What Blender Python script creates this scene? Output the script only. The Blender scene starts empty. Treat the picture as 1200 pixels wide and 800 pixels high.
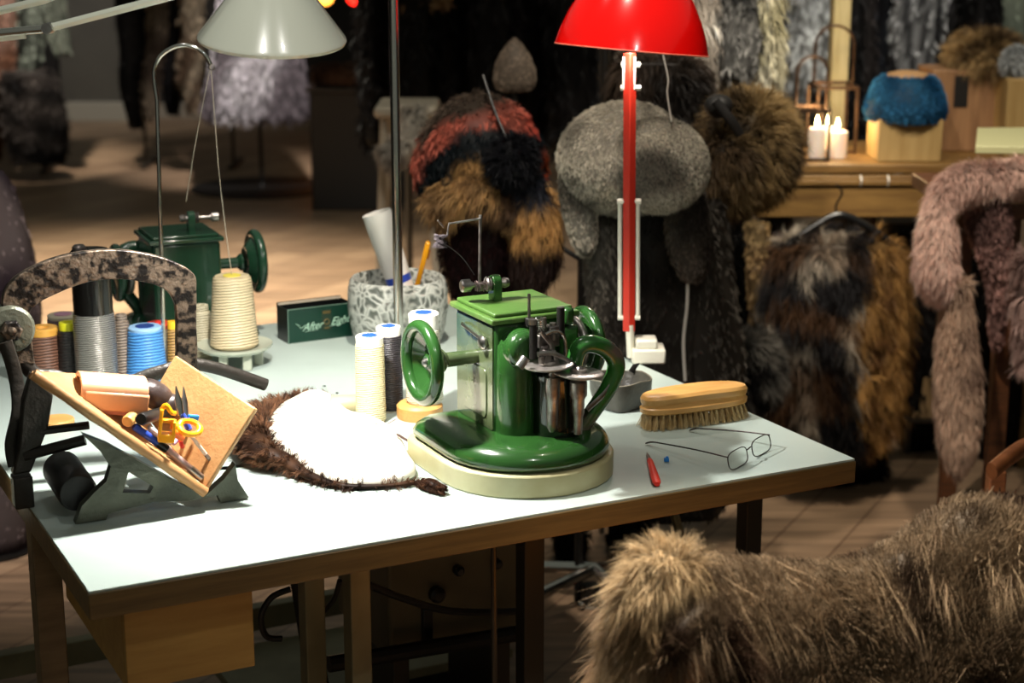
import bpy, math, random
import numpy as np
from mathutils import Vector, Matrix, Euler, noise as mnoise
R = math.radians
PI = math.pi
rng = np.random.default_rng(7)
random.seed(7)
scene = bpy.context.scene
col = scene.collection

# ------------------------------------------------------------------ camera
CAM_Z = 1.56
PITCH = R(14.0)
FPX = 2000.0
cam_d = bpy.data.cameras.new('camera')
cam_d.sensor_width = 36.0
cam_d.lens = 60.0
cam_d.clip_start = 0.05
cam_d.clip_end = 60
cam_d.dof.use_dof = True
cam_d.dof.focus_distance = 2.5
cam_d.dof.aperture_fstop = 4.5
cam = bpy.data.objects.new('camera', cam_d)
cam.location = (0, 0, CAM_Z)
cam.rotation_euler = (R(90) - PITCH, 0, 0)
col.objects.link(cam)
scene.camera = cam

# ------------------------------------------------------------------ view + world
scene.view_settings.view_transform = 'Standard'
scene.view_settings.look = 'None'
scene.view_settings.gamma = 1
scene.view_settings.exposure = 0.0
scene.view_settings.use_curve_mapping = False
w = bpy.data.worlds.new('world')
w.use_nodes = True
w.node_tree.nodes['Background'].inputs[0].default_value = (0.94, 1.0, 0.84, 1)
w.node_tree.nodes['Background'].inputs[1].default_value = 0.125
scene.world = w


def lamp(name, kind, loc, target, power, color, size=0.1, angle=60, blend=0.4):
    d = bpy.data.lights.new(name, kind)
    d.energy = power
    d.color = color
    if kind == 'AREA':
        d.shape = 'DISK'
        d.size = size
    else:
        d.shadow_soft_size = size
    if kind == 'SPOT':
        d.spot_size = R(angle)
        d.spot_blend = blend
    o = bpy.data.objects.new(name, d)
    o.location = loc
    if target is not None:
        v = Vector(target) - Vector(loc)
        o.rotation_euler = v.to_track_quat('-Z', 'Y').to_euler()
    col.objects.link(o)
    return o


WARM = (1.0, 0.91, 0.73)
# unseen spots overhead, several of them added to brighten single pieces
lamp('unseen_spot_light', 'SPOT', (-1.9, 6.3, 3.3), (-1.75, 6.6, 0), 2300, WARM, 0.06, 72, 0.9)
lamp('unseen_spot_light', 'SPOT', (-1.0, 8.4, 3.3), (-1.5, 10.0, 1.0), 800, (1, .93, .88), 0.06, 26, 0.9)
lamp('unseen_spot_light', 'SPOT', (-2.4, 8.8, 3.3), (-2.95, 10.3, 1.2), 1100, (1, .92, .8), 0.06, 30, 0.9)
lamp('unseen_spot_light', 'SPOT', (-0.1, 2.3, 3.2), (0.2, 3.6, 1.1), 270, (1, .9, .76), 0.05, 58, 0.8)
lamp('unseen_spot_light', 'SPOT', (0.9, 2.9, 3.2), (1.2, 4.5, 0.9), 215, (1, .88, .7), 0.05, 60, 0.8)
lamp('unseen_spot_light', 'SPOT', (1.3, 4.6, 3.2), (1.3, 6.3, 1.3), 460, (1, .95, .86), 0.05, 60, 0.8)  # added fill for the white furs by the post
lamp('unseen_spot_light', 'SPOT', (0.62, 2.05, 3.0), (0.42, 1.78, 0.8), 640, (1, .88, .7), 0.04, 34, 0.9)
lamp('unseen_spot_light', 'SPOT', (-0.9, 2.9, 3.0), (-0.30, 2.7, 0.8), 22, (1, .97, .9), 0.03, 50, 0.8)
lamp('unseen_spot_light', 'SPOT', (0.45, 0.8, 2.6), (0.0, 2.6, 0.85), 30, (1, .96, .9), 0.04, 44, 0.8)
lamp('unseen_spot_light', 'SPOT', (-2.9, 11.6, 3.2), (-3.2, 13.4, 0.8), 160, (1, .95, .88), 0.06, 60, 0.9)  # added to lift the grey partition out of the dark
lamp('unseen_spot_light', 'SPOT', (-0.9, 2.3, 3.0), (-1.22, 4.0, 0.85), 420, (1, .92, .86), 0.05, 34, 0.8)  # added to brighten the purplish coat alone
lamp('unseen_spot_light', 'SPOT', (-0.5, 0.5, 2.7), (-0.36, 2.35, 1.4), 70, (1, .97, .9), 0.04, 26, 0.9)  # added from the front left to brighten the outside of the white shade
lamp('unseen_spot_light', 'SPOT', (0.7, 2.5, 3.1), (0.58, 4.15, 1.35), 210, (1, .95, .86), 0.04, 26, 0.9)  # narrow extra light, added for the pale long furs
lamp('unseen_spot_light', 'SPOT', (0.2, 4.2, 3.3), (0.1, 5.2, 0.0), 70, WARM, 0.05, 60, 0.8)


# ------------------------------------------------------------------ rays: a photo pixel to a point at a known height or depth
def ray(px, py):
    u = (px - 600) / FPX
    v = (py - 400) / FPX
    return Vector((u, math.cos(PITCH) - v * math.sin(PITCH), -(math.sin(PITCH) + v * math.cos(PITCH))))


def T(px, py, z=0.76):
    d = ray(px, py)
    return Vector((0, 0, CAM_Z)) + d * ((z - CAM_Z) / d.z)


def Y(px, py, y):
    d = ray(px, py)
    return Vector((0, 0, CAM_Z)) + d * (y / d.y)


class Frame:
    """A frame standing at origin and turned by yaw; at() gives local coordinates."""

    def __init__(self, origin, yaw):
        self.o = Vector(origin)
        self.yaw = yaw
        self.M = Matrix.Translation(self.o) @ Matrix.Rotation(yaw, 4, 'Z')
        self.I = self.M.inverted()

    def at(self, px, py, yl):
        n = self.M.to_3x3() @ Vector((0, 1, 0))
        p0 = self.M @ Vector((0, yl, 0))
        d = ray(px, py)
        c = Vector((0, 0, CAM_Z))
        t = (p0 - c).dot(n) / d.dot(n)
        return self.I @ (c + d * t)

    def loc(self, p):
        return self.I @ Vector(p)


def sr(r, g, b):
    f = lambda c: (c / 255) / 12.92 if c / 255 <= .04045 else (((c / 255) + .055) / 1.055) ** 2.4
    return (f(r), f(g), f(b))


# ------------------------------------------------------------------ mesh builder
class B:
    def __init__(s):
        s.v = []
        s.f = []

    def add(s, vs, fs, M=None):
        o = len(s.v)
        for p in vs:
            p = Vector(p)
            s.v.append(tuple(M @ p) if M is not None else tuple(p))
        for f in fs:
            s.f.append(tuple(i + o for i in f))
        return s

    def box(s, c, d, M=None, rot=None):
        x, y, z = d[0] / 2, d[1] / 2, d[2] / 2
        vs = [(i * x, j * y, k * z) for i in (-1, 1) for j in (-1, 1) for k in (-1, 1)]
        L = Matrix.Translation(Vector(c))
        if rot is not None:
            L = L @ Euler(rot).to_matrix().to_4x4()
        vs = [L @ Vector(v) for v in vs]
        return s.add(vs, [(0, 1, 3, 2), (4, 6, 7, 5), (0, 4, 5, 1), (2, 3, 7, 6), (0, 2, 6, 4), (1, 5, 7, 3)], M)

    def tube(s, pts, rad, n=12, M=None, closed=False, caps=True, flat=1.0, up=None):
        P = [Vector(p) for p in pts]
        m = len(P)
        if not hasattr(rad, '__len__'):
            rad = [rad] * m
        vs = []
        prev = None
        for i in range(m):
            if closed:
                t = P[(i + 1) % m] - P[i - 1]
            else:
                t = P[min(i + 1, m - 1)] - P[max(i - 1, 0)]
            t.normalize()
            if prev is None:
                a = Vector(up) if up is not None else (Vector((0, 0, 1)) if abs(t.z) < .9 else Vector((1, 0, 0)))
                nx = (a - t * a.dot(t)).normalized()
            else:
                nx = (prev - t * prev.dot(t)).normalized()
            prev = nx
            ny = t.cross(nx)
            r = rad[i]
            ra, rb = (r, r * flat) if not hasattr(r, '__len__') else r
            for k in range(n):
                a = 2 * PI * k / n
                vs.append(P[i] + nx * math.cos(a) * ra + ny * math.sin(a) * rb)
        fs = []
        for i in range(m if closed else m - 1):
            j = (i + 1) % m
            for k in range(n):
                l = (k + 1) % n
                fs.append((i * n + k, i * n + l, j * n + l, j * n + k))
        if caps and not closed:
            fs.append(tuple(range(n))[::-1])
            fs.append(tuple((m - 1) * n + k for k in range(n)))
        return s.add(vs, fs, M)

    def lathe(s, prof, n=32, M=None, sy=1.0, caps=True):
        vs = []
        for r, z in prof:
            for k in range(n):
                a = 2 * PI * k / n
                vs.append((r * math.cos(a), r * sy * math.sin(a), z))
        fs = []
        m = len(prof)
        for i in range(m - 1):
            for k in range(n):
                l = (k + 1) % n
                fs.append((i * n + k, i * n + l, (i + 1) * n + l, (i + 1) * n + k))
        if caps:
            fs.append(tuple(range(n))[::-1])
            fs.append(tuple((m - 1) * n + k for k in range(n)))
        return s.add(vs, fs, M)

    def prism(s, poly, t0, t1, M=None):
        """poly in x,z ; extruded along y from t0 to t1"""
        n = len(poly)
        vs = [(x, t0, z) for x, z in poly] + [(x, t1, z) for x, z in poly]
        fs = [tuple(range(n)), tuple(range(2 * n - 1, n - 1, -1))]
        for i in range(n):
            j = (i + 1) % n
            fs.append((i, i + n, j + n, j))
        return s.add(vs, fs, M)

    def slab(s, poly, z0, z1, M=None):
        """poly in x,y ; extruded in z"""
        n = len(poly)
        vs = [(x, y, z0) for x, y in poly] + [(x, y, z1) for x, y in poly]
        fs = [tuple(range(n))[::-1], tuple(range(n, 2 * n))]
        for i in range(n):
            j = (i + 1) % n
            fs.append((i, j, j + n, i + n))
        return s.add(vs, fs, M)

    def rings(s, rs, M=None, caps=True):
        n = len(rs[0])
        vs = [p for r in rs for p in r]
        fs = []
        for i in range(len(rs) - 1):
            for k in range(n):
                l = (k + 1) % n
                fs.append((i * n + k, i * n + l, (i + 1) * n + l, (i + 1) * n + k))
        if caps:
            fs.append(tuple(range(n))[::-1])
            fs.append(tuple((len(rs) - 1) * n + k for k in range(n)))
        return s.add(vs, fs, M)

    def ellip(s, c, r, n=28, m=16, rot=None):
        L = Matrix.Translation(Vector(c))
        if rot is not None:
            L = L @ Euler(rot).to_matrix().to_4x4()
        L = L @ Matrix.Diagonal((r[0], r[1], r[2], 1))
        prof = [(max(.02, math.sin(PI * i / m)), -math.cos(PI * i / m)) for i in range(m + 1)]
        return s.lathe(prof, n, L)

    def torus(s, R0, r, n=40, k=12, M=None, flat=1.0):
        pts = [(R0 * math.cos(2 * PI * i / n), R0 * math.sin(2 * PI * i / n), 0) for i in range(n)]
        return s.tube(pts, r, k, M, closed=True, flat=flat, up=(0, 0, 1))


def axis_M(p0, p1):
    """matrix whose z runs from p0 to p1, origin p0"""
    p0, p1 = Vector(p0), Vector(p1)
    q = (p1 - p0).to_track_quat('Z', 'Y')
    return Matrix.Translation(p0) @ q.to_matrix().to_4x4()


def cyl(b, p0, p1, r0, r1=None, n=20):
    r1 = r0 if r1 is None else r1
    h = (Vector(p1) - Vector(p0)).length
    b.lathe([(r0, 0), (r1, h)], n, axis_M(p0, p1))
    return b


def smooth_pts(pts, k=6, closed=False):
    P = [Vector(p) for p in pts]
    n = len(P)
    out = []
    rngi = range(n) if closed else range(n - 1)
    for i in rngi:
        p0 = P[i - 1] if (closed or i > 0) else P[0]
        p1 = P[i]
        p2 = P[(i + 1) % n]
        p3 = P[(i + 2) % n] if (closed or i + 2 < n) else P[-1]
        for j in range(k):
            t = j / k
            out.append(0.5 * ((2 * p1) + (p2 - p0) * t + (2 * p0 - 5 * p1 + 4 * p2 - p3) * t * t
                              + (3 * p1 - p0 - 3 * p2 + p3) * t ** 3))
    if not closed:
        out.append(P[-1])
    return out


def interp(vals, k):
    out = []
    for i in range(len(vals) - 1):
        for j in range(k):
            t = j / k
            out.append(vals[i] * (1 - t) + vals[i + 1] * t)
    out.append(vals[-1])
    return out


def obj(name, b, m, parent=None, bev=0, smooth=35, label=None, sub=0, loc=None, center=False):
    me = bpy.data.meshes.new(name)
    vs = b.v
    off = Vector((0, 0, 0))
    if center:
        a = np.array(vs)
        off = Vector(((a[:, 0].min() + a[:, 0].max()) / 2, (a[:, 1].min() + a[:, 1].max()) / 2, a[:, 2].min()))
        vs = (a - np.array(off)).tolist()
    me.from_pydata(vs, [], b.f)
    me.validate()
    o = bpy.data.objects.new(name, me)
    col.objects.link(o)
    for mm in (m if isinstance(m, (list, tuple)) else [m]):
        me.materials.append(mm)
    if smooth:
        me.shade_smooth()
        me.set_sharp_from_angle(angle=R(smooth))
    if bev:
        md = o.modifiers.new('bevel', 'BEVEL')
        md.width = bev
        md.segments = 2
        md.limit_method = 'ANGLE'
        md.angle_limit = R(40)
    if sub:
        md = o.modifiers.new('sub', 'SUBSURF')
        md.levels = sub
        md.render_levels = sub
    if center:
        o.location = off
    if loc is not None:
        o.location = loc
    if parent is not None:
        o.parent = parent
    if label:
        o['label'] = label
    return o


def thing(name, label, cat, loc=(0, 0, 0), rz=0, group=None):
    o = bpy.data.objects.new(name, None)
    o.empty_display_size = .05
    o.location = loc
    o.rotation_euler = (0, 0, rz)
    col.objects.link(o)
    return tag(o, label, cat, group)


def tag(o, label, cat, group=None):
    o['label'] = label
    o['category'] = cat
    if group:
        o['group'] = group
    return o


def struct(name, b, m, **k):
    o = obj(name, b, m, **k)
    o['kind'] = 'structure'
    return o


# ------------------------------------------------------------------ materials
def nodes_of(m):
    m.use_nodes = True
    nt = m.node_tree
    return nt, nt.nodes['Principled BSDF']


def mat(name, c, rough=.5, metal=0, spec=.5, var=0, vscale=20, c2=None, bump=0, bscale=60, coat=0, emit=None, es=0, stretch=None, edge=(.35, .65)):
    m = bpy.data.materials.new(name)
    nt, p = nodes_of(m)
    p.inputs['Base Color'].default_value = (*c, 1)
    p.inputs['Roughness'].default_value = rough
    p.inputs['Metallic'].default_value = metal
    p.inputs['Specular IOR Level'].default_value = spec
    p.inputs['Coat Weight'].default_value = coat
    if emit:
        p.inputs['Emission Color'].default_value = (*emit, 1)
        p.inputs['Emission Strength'].default_value = es
    if c2 is not None or bump:
        tc = nt.nodes.new('ShaderNodeTexCoord')
        mp = nt.nodes.new('ShaderNodeMapping')
        nt.links.new(tc.outputs['Object'], mp.inputs[0])
        if stretch:
            mp.inputs['Scale'].default_value = stretch
    if c2 is not None:
        n = nt.nodes.new('ShaderNodeTexNoise')
        n.inputs['Scale'].default_value = vscale
        n.inputs['Detail'].default_value = 6
        nt.links.new(mp.outputs[0], n.inputs['Vector'])
        cr = nt.nodes.new('ShaderNodeValToRGB')
        cr.color_ramp.elements[0].position = edge[0]
        cr.color_ramp.elements[1].position = edge[1]
        cr.color_ramp.elements[0].color = (*c, 1)
        cr.color_ramp.elements[1].color = (*c2, 1)
        nt.links.new(n.outputs['Fac'], cr.inputs[0])
        nt.links.new(cr.outputs[0], p.inputs['Base Color'])
    if bump:
        n = nt.nodes.new('ShaderNodeTexNoise')
        n.inputs['Scale'].default_value = bscale
        n.inputs['Detail'].default_value = 4
        nt.links.new(mp.outputs[0], n.inputs['Vector'])
        bp = nt.nodes.new('ShaderNodeBump')
        bp.inputs['Strength'].default_value = bump
        bp.inputs['Distance'].default_value = .004
        nt.links.new(n.outputs['Fac'], bp.inputs['Height'])
        nt.links.new(bp.outputs[0], p.inputs['Normal'])
    return m


def thread_mat(name, c, c2, rough=.55, scale=120, metal=0):
    """wound thread: fine slightly crossing bands along z"""
    m = bpy.data.materials.new(name)
    nt, p = nodes_of(m)
    p.inputs['Roughness'].default_value = rough
    p.inputs['Metallic'].default_value = metal
    tc = nt.nodes.new('ShaderNodeTexCoord')
    mp = nt.nodes.new('ShaderNodeMapping')
    mp.inputs['Rotation'].default_value = (R(7), R(5), 0)
    nt.links.new(tc.outputs['Object'], mp.inputs[0])
    wv = nt.nodes.new('ShaderNodeTexWave')
    wv.bands_direction = 'Z'
    wv.inputs['Scale'].default_value = scale
    wv.inputs['Distortion'].default_value = 3.0
    wv.inputs['Detail'].default_value = 3
    nt.links.new(mp.outputs[0], wv.inputs['Vector'])
    cr = nt.nodes.new('ShaderNodeValToRGB')
    cr.color_ramp.elements[0].color = (*c2, 1)
    cr.color_ramp.elements[0].position = .05
    cr.color_ramp.elements[1].color = (*c, 1)
    cr.color_ramp.elements[1].position = .7
    nt.links.new(wv.outputs['Fac'], cr.inputs[0])
    nt.links.new(cr.outputs[0], p.inputs['Base Color'])
    bp = nt.nodes.new('ShaderNodeBump')
    bp.inputs['Strength'].default_value = .7
    bp.inputs['Distance'].default_value = .002
    nt.links.new(wv.outputs['Fac'], bp.inputs['Height'])
    nt.links.new(bp.outputs[0], p.inputs['Normal'])
    return m


def wood_mat(name, c, c2, scale=6, rough=.5, stretch=(1, 12, 12), bump=.1):
    m = bpy.data.materials.new(name)
    nt, p = nodes_of(m)
    p.inputs['Roughness'].default_value = rough
    tc = nt.nodes.new('ShaderNodeTexCoord')
    mp = nt.nodes.new('ShaderNodeMapping')
    mp.inputs['Scale'].default_value = stretch
    nt.links.new(tc.outputs['Object'], mp.inputs[0])
    n = nt.nodes.new('ShaderNodeTexNoise')
    n.inputs['Scale'].default_value = scale
    n.inputs['Detail'].default_value = 8
    n.inputs['Roughness'].default_value = .65
    nt.links.new(mp.outputs[0], n.inputs['Vector'])
    cr = nt.nodes.new('ShaderNodeValToRGB')
    cr.color_ramp.elements[0].position = .3
    cr.color_ramp.elements[1].position = .7
    cr.color_ramp.elements[0].color = (*c2, 1)
    cr.color_ramp.elements[1].color = (*c, 1)
    nt.links.new(n.outputs['Fac'], cr.inputs[0])
    nt.links.new(cr.outputs[0], p.inputs['Base Color'])
    bp = nt.nodes.new('ShaderNodeBump')
    bp.inputs['Strength'].default_value = bump
    bp.inputs['Distance'].default_value = .002
    nt.links.new(n.outputs['Fac'], bp.inputs['Height'])
    nt.links.new(bp.outputs[0], p.inputs['Normal'])
    return m


def fur_mat():
    m = bpy.data.materials.new('fur')
    nt, p = nodes_of(m)
    p.inputs['Roughness'].default_value = .5
    p.inputs['Specular IOR Level'].default_value = .12
    a = nt.nodes.new('ShaderNodeAttribute')
    a.attribute_name = 'Col'
    nt.links.new(a.outputs['Color'], p.inputs['Base Color'])
    tr = nt.nodes.new('ShaderNodeBsdfTranslucent')
    nt.links.new(a.outputs['Color'], tr.inputs['Color'])
    mx = nt.nodes.new('ShaderNodeMixShader')
    mx.inputs[0].default_value = .3
    out = nt.nodes['Material Output']
    nt.links.new(p.outputs[0], mx.inputs[1])
    nt.links.new(tr.outputs[0], mx.inputs[2])
    nt.links.new(mx.outputs[0], out.inputs['Surface'])
    return m


FUR = fur_mat()


# ------------------------------------------------------------------ fur: a body mesh plus combed, clumped strands in the same mesh
def vnoise(p, s, seed=0):
    """cheap smooth noise, N x 3 -> N in about 0..1"""
    r = np.random.default_rng(seed)
    out = np.zeros(len(p))
    for k in range(6):
        d = r.normal(size=3)
        out += np.sin((p * s * (1 + .35 * k)) @ d + r.uniform(0, 6.28))
    return np.clip(.5 + out / 6.5, 0, 1)


def mixc(a, b, t):
    t = np.asarray(t)[:, None]
    return np.asarray(a)[None, :] * (1 - t) + np.asarray(b)[None, :] * t if np.ndim(a) == 1 and np.ndim(b) == 1 else a * (1 - t) + b * t


def two(c1, c2, s=12, seed=0, sharp=1.0):
    c1, c2 = np.array(c1), np.array(c2)

    def f(p):
        t = np.clip((vnoise(p, s, seed) - .5) * sharp + .5, 0, 1)
        return mixc(c1, c2, t)
    return f


def fur(name, b, length, n, colf, comb=(0, 0, -1), lie=.6, width=.0012, clump=8, spread=.35, rootdark=.5,
        parent=None, wave=0.0, tipf=None, seed=1, skin=None, only=None, droop=.4, lenvar=.35, label=None):
    r = np.random.default_rng(seed)
    V = np.array(b.v, dtype=np.float64)
    tris = []
    for f in b.f:
        for i in range(1, len(f) - 1):
            tris.append((f[0], f[i], f[i + 1]))
    tris = np.array(tris)
    A, Bv, C = V[tris[:, 0]], V[tris[:, 1]], V[tris[:, 2]]
    nr = np.cross(Bv - A, C - A)
    ar = np.linalg.norm(nr, axis=1)
    ok = ar > 1e-12
    nr[ok] /= ar[ok][:, None]
    cen = (A + Bv + C) / 3
    wgt = ar.copy()
    if only is not None:
        wgt = wgt * only(cen, nr)
    nc = max(1, n // clump)
    idx = r.choice(len(tris), nc, p=wgt / wgt.sum())
    u = r.random((nc, 2))
    fl = u.sum(1) > 1
    u[fl] = 1 - u[fl]
    P = A[idx] + (Bv - A)[idx] * u[:, :1] + (C - A)[idx] * u[:, 1:]
    # smooth vertex normals
    vn = np.zeros_like(V)
    for k in range(3):
        np.add.at(vn, tris[:, k], nr * ar[:, None])
    vn /= np.maximum(np.linalg.norm(vn, axis=1), 1e-9)[:, None]
    N = vn[tris[idx, 0]] * (1 - u.sum(1))[:, None] + vn[tris[idx, 1]] * u[:, :1] + vn[tris[idx, 2]] * u[:, 1:]
    N /= np.maximum(np.linalg.norm(N, axis=1), 1e-9)[:, None]
    cmb = comb(P) if callable(comb) else np.tile(np.array(comb, float), (nc, 1))
    cmb = cmb + r.normal(size=(nc, 3)) * spread
    cmb -= (cmb * N).sum(1)[:, None] * N
    L = (length(P) if callable(length) else np.full(nc, length)) * (1 + r.uniform(-lenvar, lenvar, nc))
    D = N * (1 - lie) + cmb * lie
    D /= np.maximum(np.linalg.norm(D, axis=1), 1e-9)[:, None]
    # expand to strands
    m = nc * clump
    ci = np.repeat(np.arange(nc), clump)
    N2, D2, L2 = N[ci], D[ci], L[ci] * r.uniform(.7, 1.15, m)
    rad = max(.12 * float(np.mean(L)), width * 2.5)
    off = r.normal(size=(m, 3)) * rad
    off -= (off * N2).sum(1)[:, None] * N2
    root = P[ci] + off - N2 * .12 * L2[:, None]
    dirn = D2 + r.normal(size=(m, 3)) * .13
    dirn /= np.linalg.norm(dirn, axis=1)[:, None]
    side = np.cross(dirn, r.normal(size=(m, 3)))
    side /= np.maximum(np.linalg.norm(side, axis=1), 1e-9)[:, None]
    g = np.array((0, 0, -1.0))
    k1 = root + dirn * (L2 * .5)[:, None] + N2 * (L2 * .12)[:, None] - off * .35
    tip = root + dirn * L2[:, None] + g * (L2 * droop * .35)[:, None] - off * .8
    if wave:
        wv = np.sin(P[ci] @ np.array((31., 17., 23.)))[:, None] * side * (L2 * wave)[:, None]
        k1 = k1 + wv
        tip = tip - wv * .6
    wd = width * r.uniform(.7, 1.3, m)[:, None]
    SV = np.empty((m, 5, 3))
    SV[:, 0] = root - side * wd * .5
    SV[:, 1] = root + side * wd * .5
    SV[:, 2] = k1 + side * wd * .45
    SV[:, 3] = k1 - side * wd * .45
    SV[:, 4] = tip
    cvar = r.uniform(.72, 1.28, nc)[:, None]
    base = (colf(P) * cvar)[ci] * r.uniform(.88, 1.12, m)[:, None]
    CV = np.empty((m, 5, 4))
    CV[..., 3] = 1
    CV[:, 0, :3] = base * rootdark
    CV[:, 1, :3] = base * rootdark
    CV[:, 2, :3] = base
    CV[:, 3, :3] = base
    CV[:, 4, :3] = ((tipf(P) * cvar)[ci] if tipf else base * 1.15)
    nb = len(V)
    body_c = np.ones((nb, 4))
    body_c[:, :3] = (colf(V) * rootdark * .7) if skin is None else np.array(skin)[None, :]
    verts = np.concatenate([V, SV.reshape(-1, 3)])
    cols = np.concatenate([body_c, CV.reshape(-1, 4)])
    if parent is None:
        o0 = np.array([(V[:, 0].min() + V[:, 0].max()) / 2, (V[:, 1].min() + V[:, 1].max()) / 2, V[:, 2].min()])
    else:
        o0 = np.zeros(3)
    verts = verts - o0
    q = nb + np.arange(m)[:, None] * 5
    # loops: body faces, quads, tris
    bl = [i for f in b.f for i in f]
    bt = [len(f) for f in b.f]
    quads = (q + np.array([[0, 1, 2, 3]])).reshape(-1)
    tr3 = (q + np.array([[3, 2, 4]])).reshape(-1)
    loops = np.concatenate([np.array(bl, int), quads, tr3])
    tot = np.concatenate([np.array(bt, int), np.full(m, 4), np.full(m, 3)])
    start = np.concatenate([[0], np.cumsum(tot)[:-1]])
    me = bpy.data.meshes.new(name)
    me.vertices.add(len(verts))
    me.vertices.foreach_set('co', verts.astype(np.float32).ravel())
    me.loops.add(len(loops))
    me.loops.foreach_set('vertex_index', loops.astype(np.int32))
    me.polygons.add(len(tot))
    me.polygons.foreach_set('loop_start', start.astype(np.int32))
    me.polygons.foreach_set('use_smooth', np.ones(len(tot), dtype=bool))
    me.update(calc_edges=True)
    at = me.attributes.new('Col', 'FLOAT_COLOR', 'POINT')
    at.data.foreach_set('color', np.clip(cols, 0, 1).astype(np.float32).ravel())
    me.materials.append(FUR)
    o = bpy.data.objects.new(name, me)
    col.objects.link(o)
    o.location = o0
    if parent is not None:
        o.parent = parent
    if label:
        o['label'] = label
    return o

# ================================================================== materials used in many places
M = {}
M['laminate'] = mat('laminate', sr(176, 190, 184), .32, c2=sr(168, 182, 176), vscale=5)
M['edge_wood'] = wood_mat('edge_wood', sr(118, 94, 54), sr(76, 58, 30), 5, .45, (.8, 14, 14))
M['box_wood'] = wood_mat('box_wood', sr(176, 140, 74), sr(148, 110, 52), 4, .5, (1, 10, 10))
M['steel_paint'] = mat('steel_paint', sr(138, 134, 106), .45, .3, c2=sr(112, 106, 80), vscale=8)
M['dark_steel'] = mat('dark_steel', sr(60, 54, 46), .4, .5)
M['black_iron'] = mat('black_iron', sr(30, 28, 26), .45, .4)
M['chrome'] = mat('chrome', (.62, .6, .56), .16, 1)
M['steel'] = mat('steel', (.5, .48, .45), .28, 1, c2=(.3, .28, .27), vscale=40)
M['worn_steel'] = mat('worn_steel', (.34, .32, .3), .36, .9, c2=(.16, .13, .12), vscale=60)
M['black_rubber'] = mat('black_rubber', sr(22, 20, 19), .5)
M['black_plastic'] = mat('black_plastic', sr(20, 20, 20), .3)
M['white_plastic'] = mat('white_plastic', sr(232, 230, 222), .35)
M['white_enamel'] = mat('white_enamel', sr(226, 229, 212), .22, coat=.6)
M['oak'] = wood_mat('oak', sr(120, 100, 70), sr(84, 66, 42), 5, .5, (1, 9, 9))
M['dark_wood'] = wood_mat('dark_wood', sr(110, 66, 36), sr(66, 38, 20), 5, .5, (1, 9, 9))

# floor: long boards laid at an angle to the view
fm = bpy.data.materials.new('floor_boards')
nt, p = nodes_of(fm)
tc = nt.nodes.new('ShaderNodeTexCoord')
mp = nt.nodes.new('ShaderNodeMapping')
mp.inputs['Rotation'].default_value = (0, 0, R(-63))
nt.links.new(tc.outputs['Object'], mp.inputs[0])
bk = nt.nodes.new('ShaderNodeTexBrick')
bk.inputs['Scale'].default_value = 1.0
bk.inputs['Brick Width'].default_value = 1.9
bk.inputs['Row Height'].default_value = .16
bk.inputs['Mortar Size'].default_value = .003
bk.inputs['Color1'].default_value = (*sr(168, 142, 116), 1)
bk.inputs['Color2'].default_value = (*sr(138, 114, 92), 1)
bk.inputs['Mortar'].default_value = (*sr(112, 88, 70), 1)
nt.links.new(mp.outputs[0], bk.inputs['Vector'])
mp2 = nt.nodes.new('ShaderNodeMapping')
mp2.inputs['Rotation'].default_value = (0, 0, R(-63))
mp2.inputs['Scale'].default_value = (1, 14, 1)
nt.links.new(tc.outputs['Object'], mp2.inputs[0])
nz = nt.nodes.new('ShaderNodeTexNoise')
nz.inputs['Scale'].default_value = 2.2
nz.inputs['Detail'].default_value = 8
nt.links.new(mp2.outputs[0], nz.inputs['Vector'])
cr = nt.nodes.new('ShaderNodeValToRGB')
cr.color_ramp.elements[0].position = .3
cr.color_ramp.elements[1].position = .72
cr.color_ramp.elements[0].color = (.45, .43, .42, 1)
cr.color_ramp.elements[1].color = (1.15, 1.1, 1.05, 1)
nt.links.new(nz.outputs['Fac'], cr.inputs[0])
mx = nt.nodes.new('ShaderNodeMix')
mx.data_type = 'RGBA'
mx.blend_type = 'MULTIPLY'
mx.inputs['Factor'].default_value = 1
nt.links.new(bk.outputs['Color'], mx.inputs['A'])
nt.links.new(cr.outputs[0], mx.inputs['B'])
nt.links.new(mx.outputs['Result'], p.inputs['Base Color'])
p.inputs['Roughness'].default_value = .42

struct('floor', B().box((0, 6.5, -.05), (11, 16, .1)), fm, smooth=0)
wall_m = mat('wall_paint', sr(104, 100, 92), .8, c2=sr(92, 88, 82), vscale=2)
dark_wall = mat('dark_wall', sr(44, 40, 38), .8, c2=sr(34, 31, 30), vscale=2)
struct('wall_back', B().box((0, 13.65, 1.7), (11, .1, 3.4)), dark_wall, smooth=0)
struct('wall_left', B().box((-5.45, 6.5, 1.7), (.1, 16, 3.4)), dark_wall, smooth=0)
struct('wall_right', B().box((5.45, 6.5, 1.7), (.1, 16, 3.4)), dark_wall, smooth=0)
struct('baseboard_back', B().box((0, 13.585, .06), (10.8, .03, .12)), mat('skirting', sr(170, 160, 146), .5), smooth=0, bev=.004)
# lighter painted partition in front of the back wall, left
p0, p1 = Y(74, 140, 13.4), Y(166, 140, 13.4)
struct('wall_partition', B().box(((p0.x + p1.x) / 2, 13.45, 1.25), (p1.x - p0.x, .1, 2.5)), wall_m, smooth=0)
struct('trim_1', B().box(((p0.x + p1.x) / 2, 13.385, .075), (p1.x - p0.x, .03, .15)), mat('skirting_light', sr(190, 184, 170), .5), smooth=0, bev=.004)

# ================================================================== work table
FL = T(103, 694)
FR = T(1003.7, 537.5)
YAW = math.atan2(FR.y - FL.y, FR.x - FL.x)
TW = (FR - FL).length
TD = 1.25
TF = Frame((FL.x, FL.y, 0), YAW)
TZ = 0.76

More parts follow.
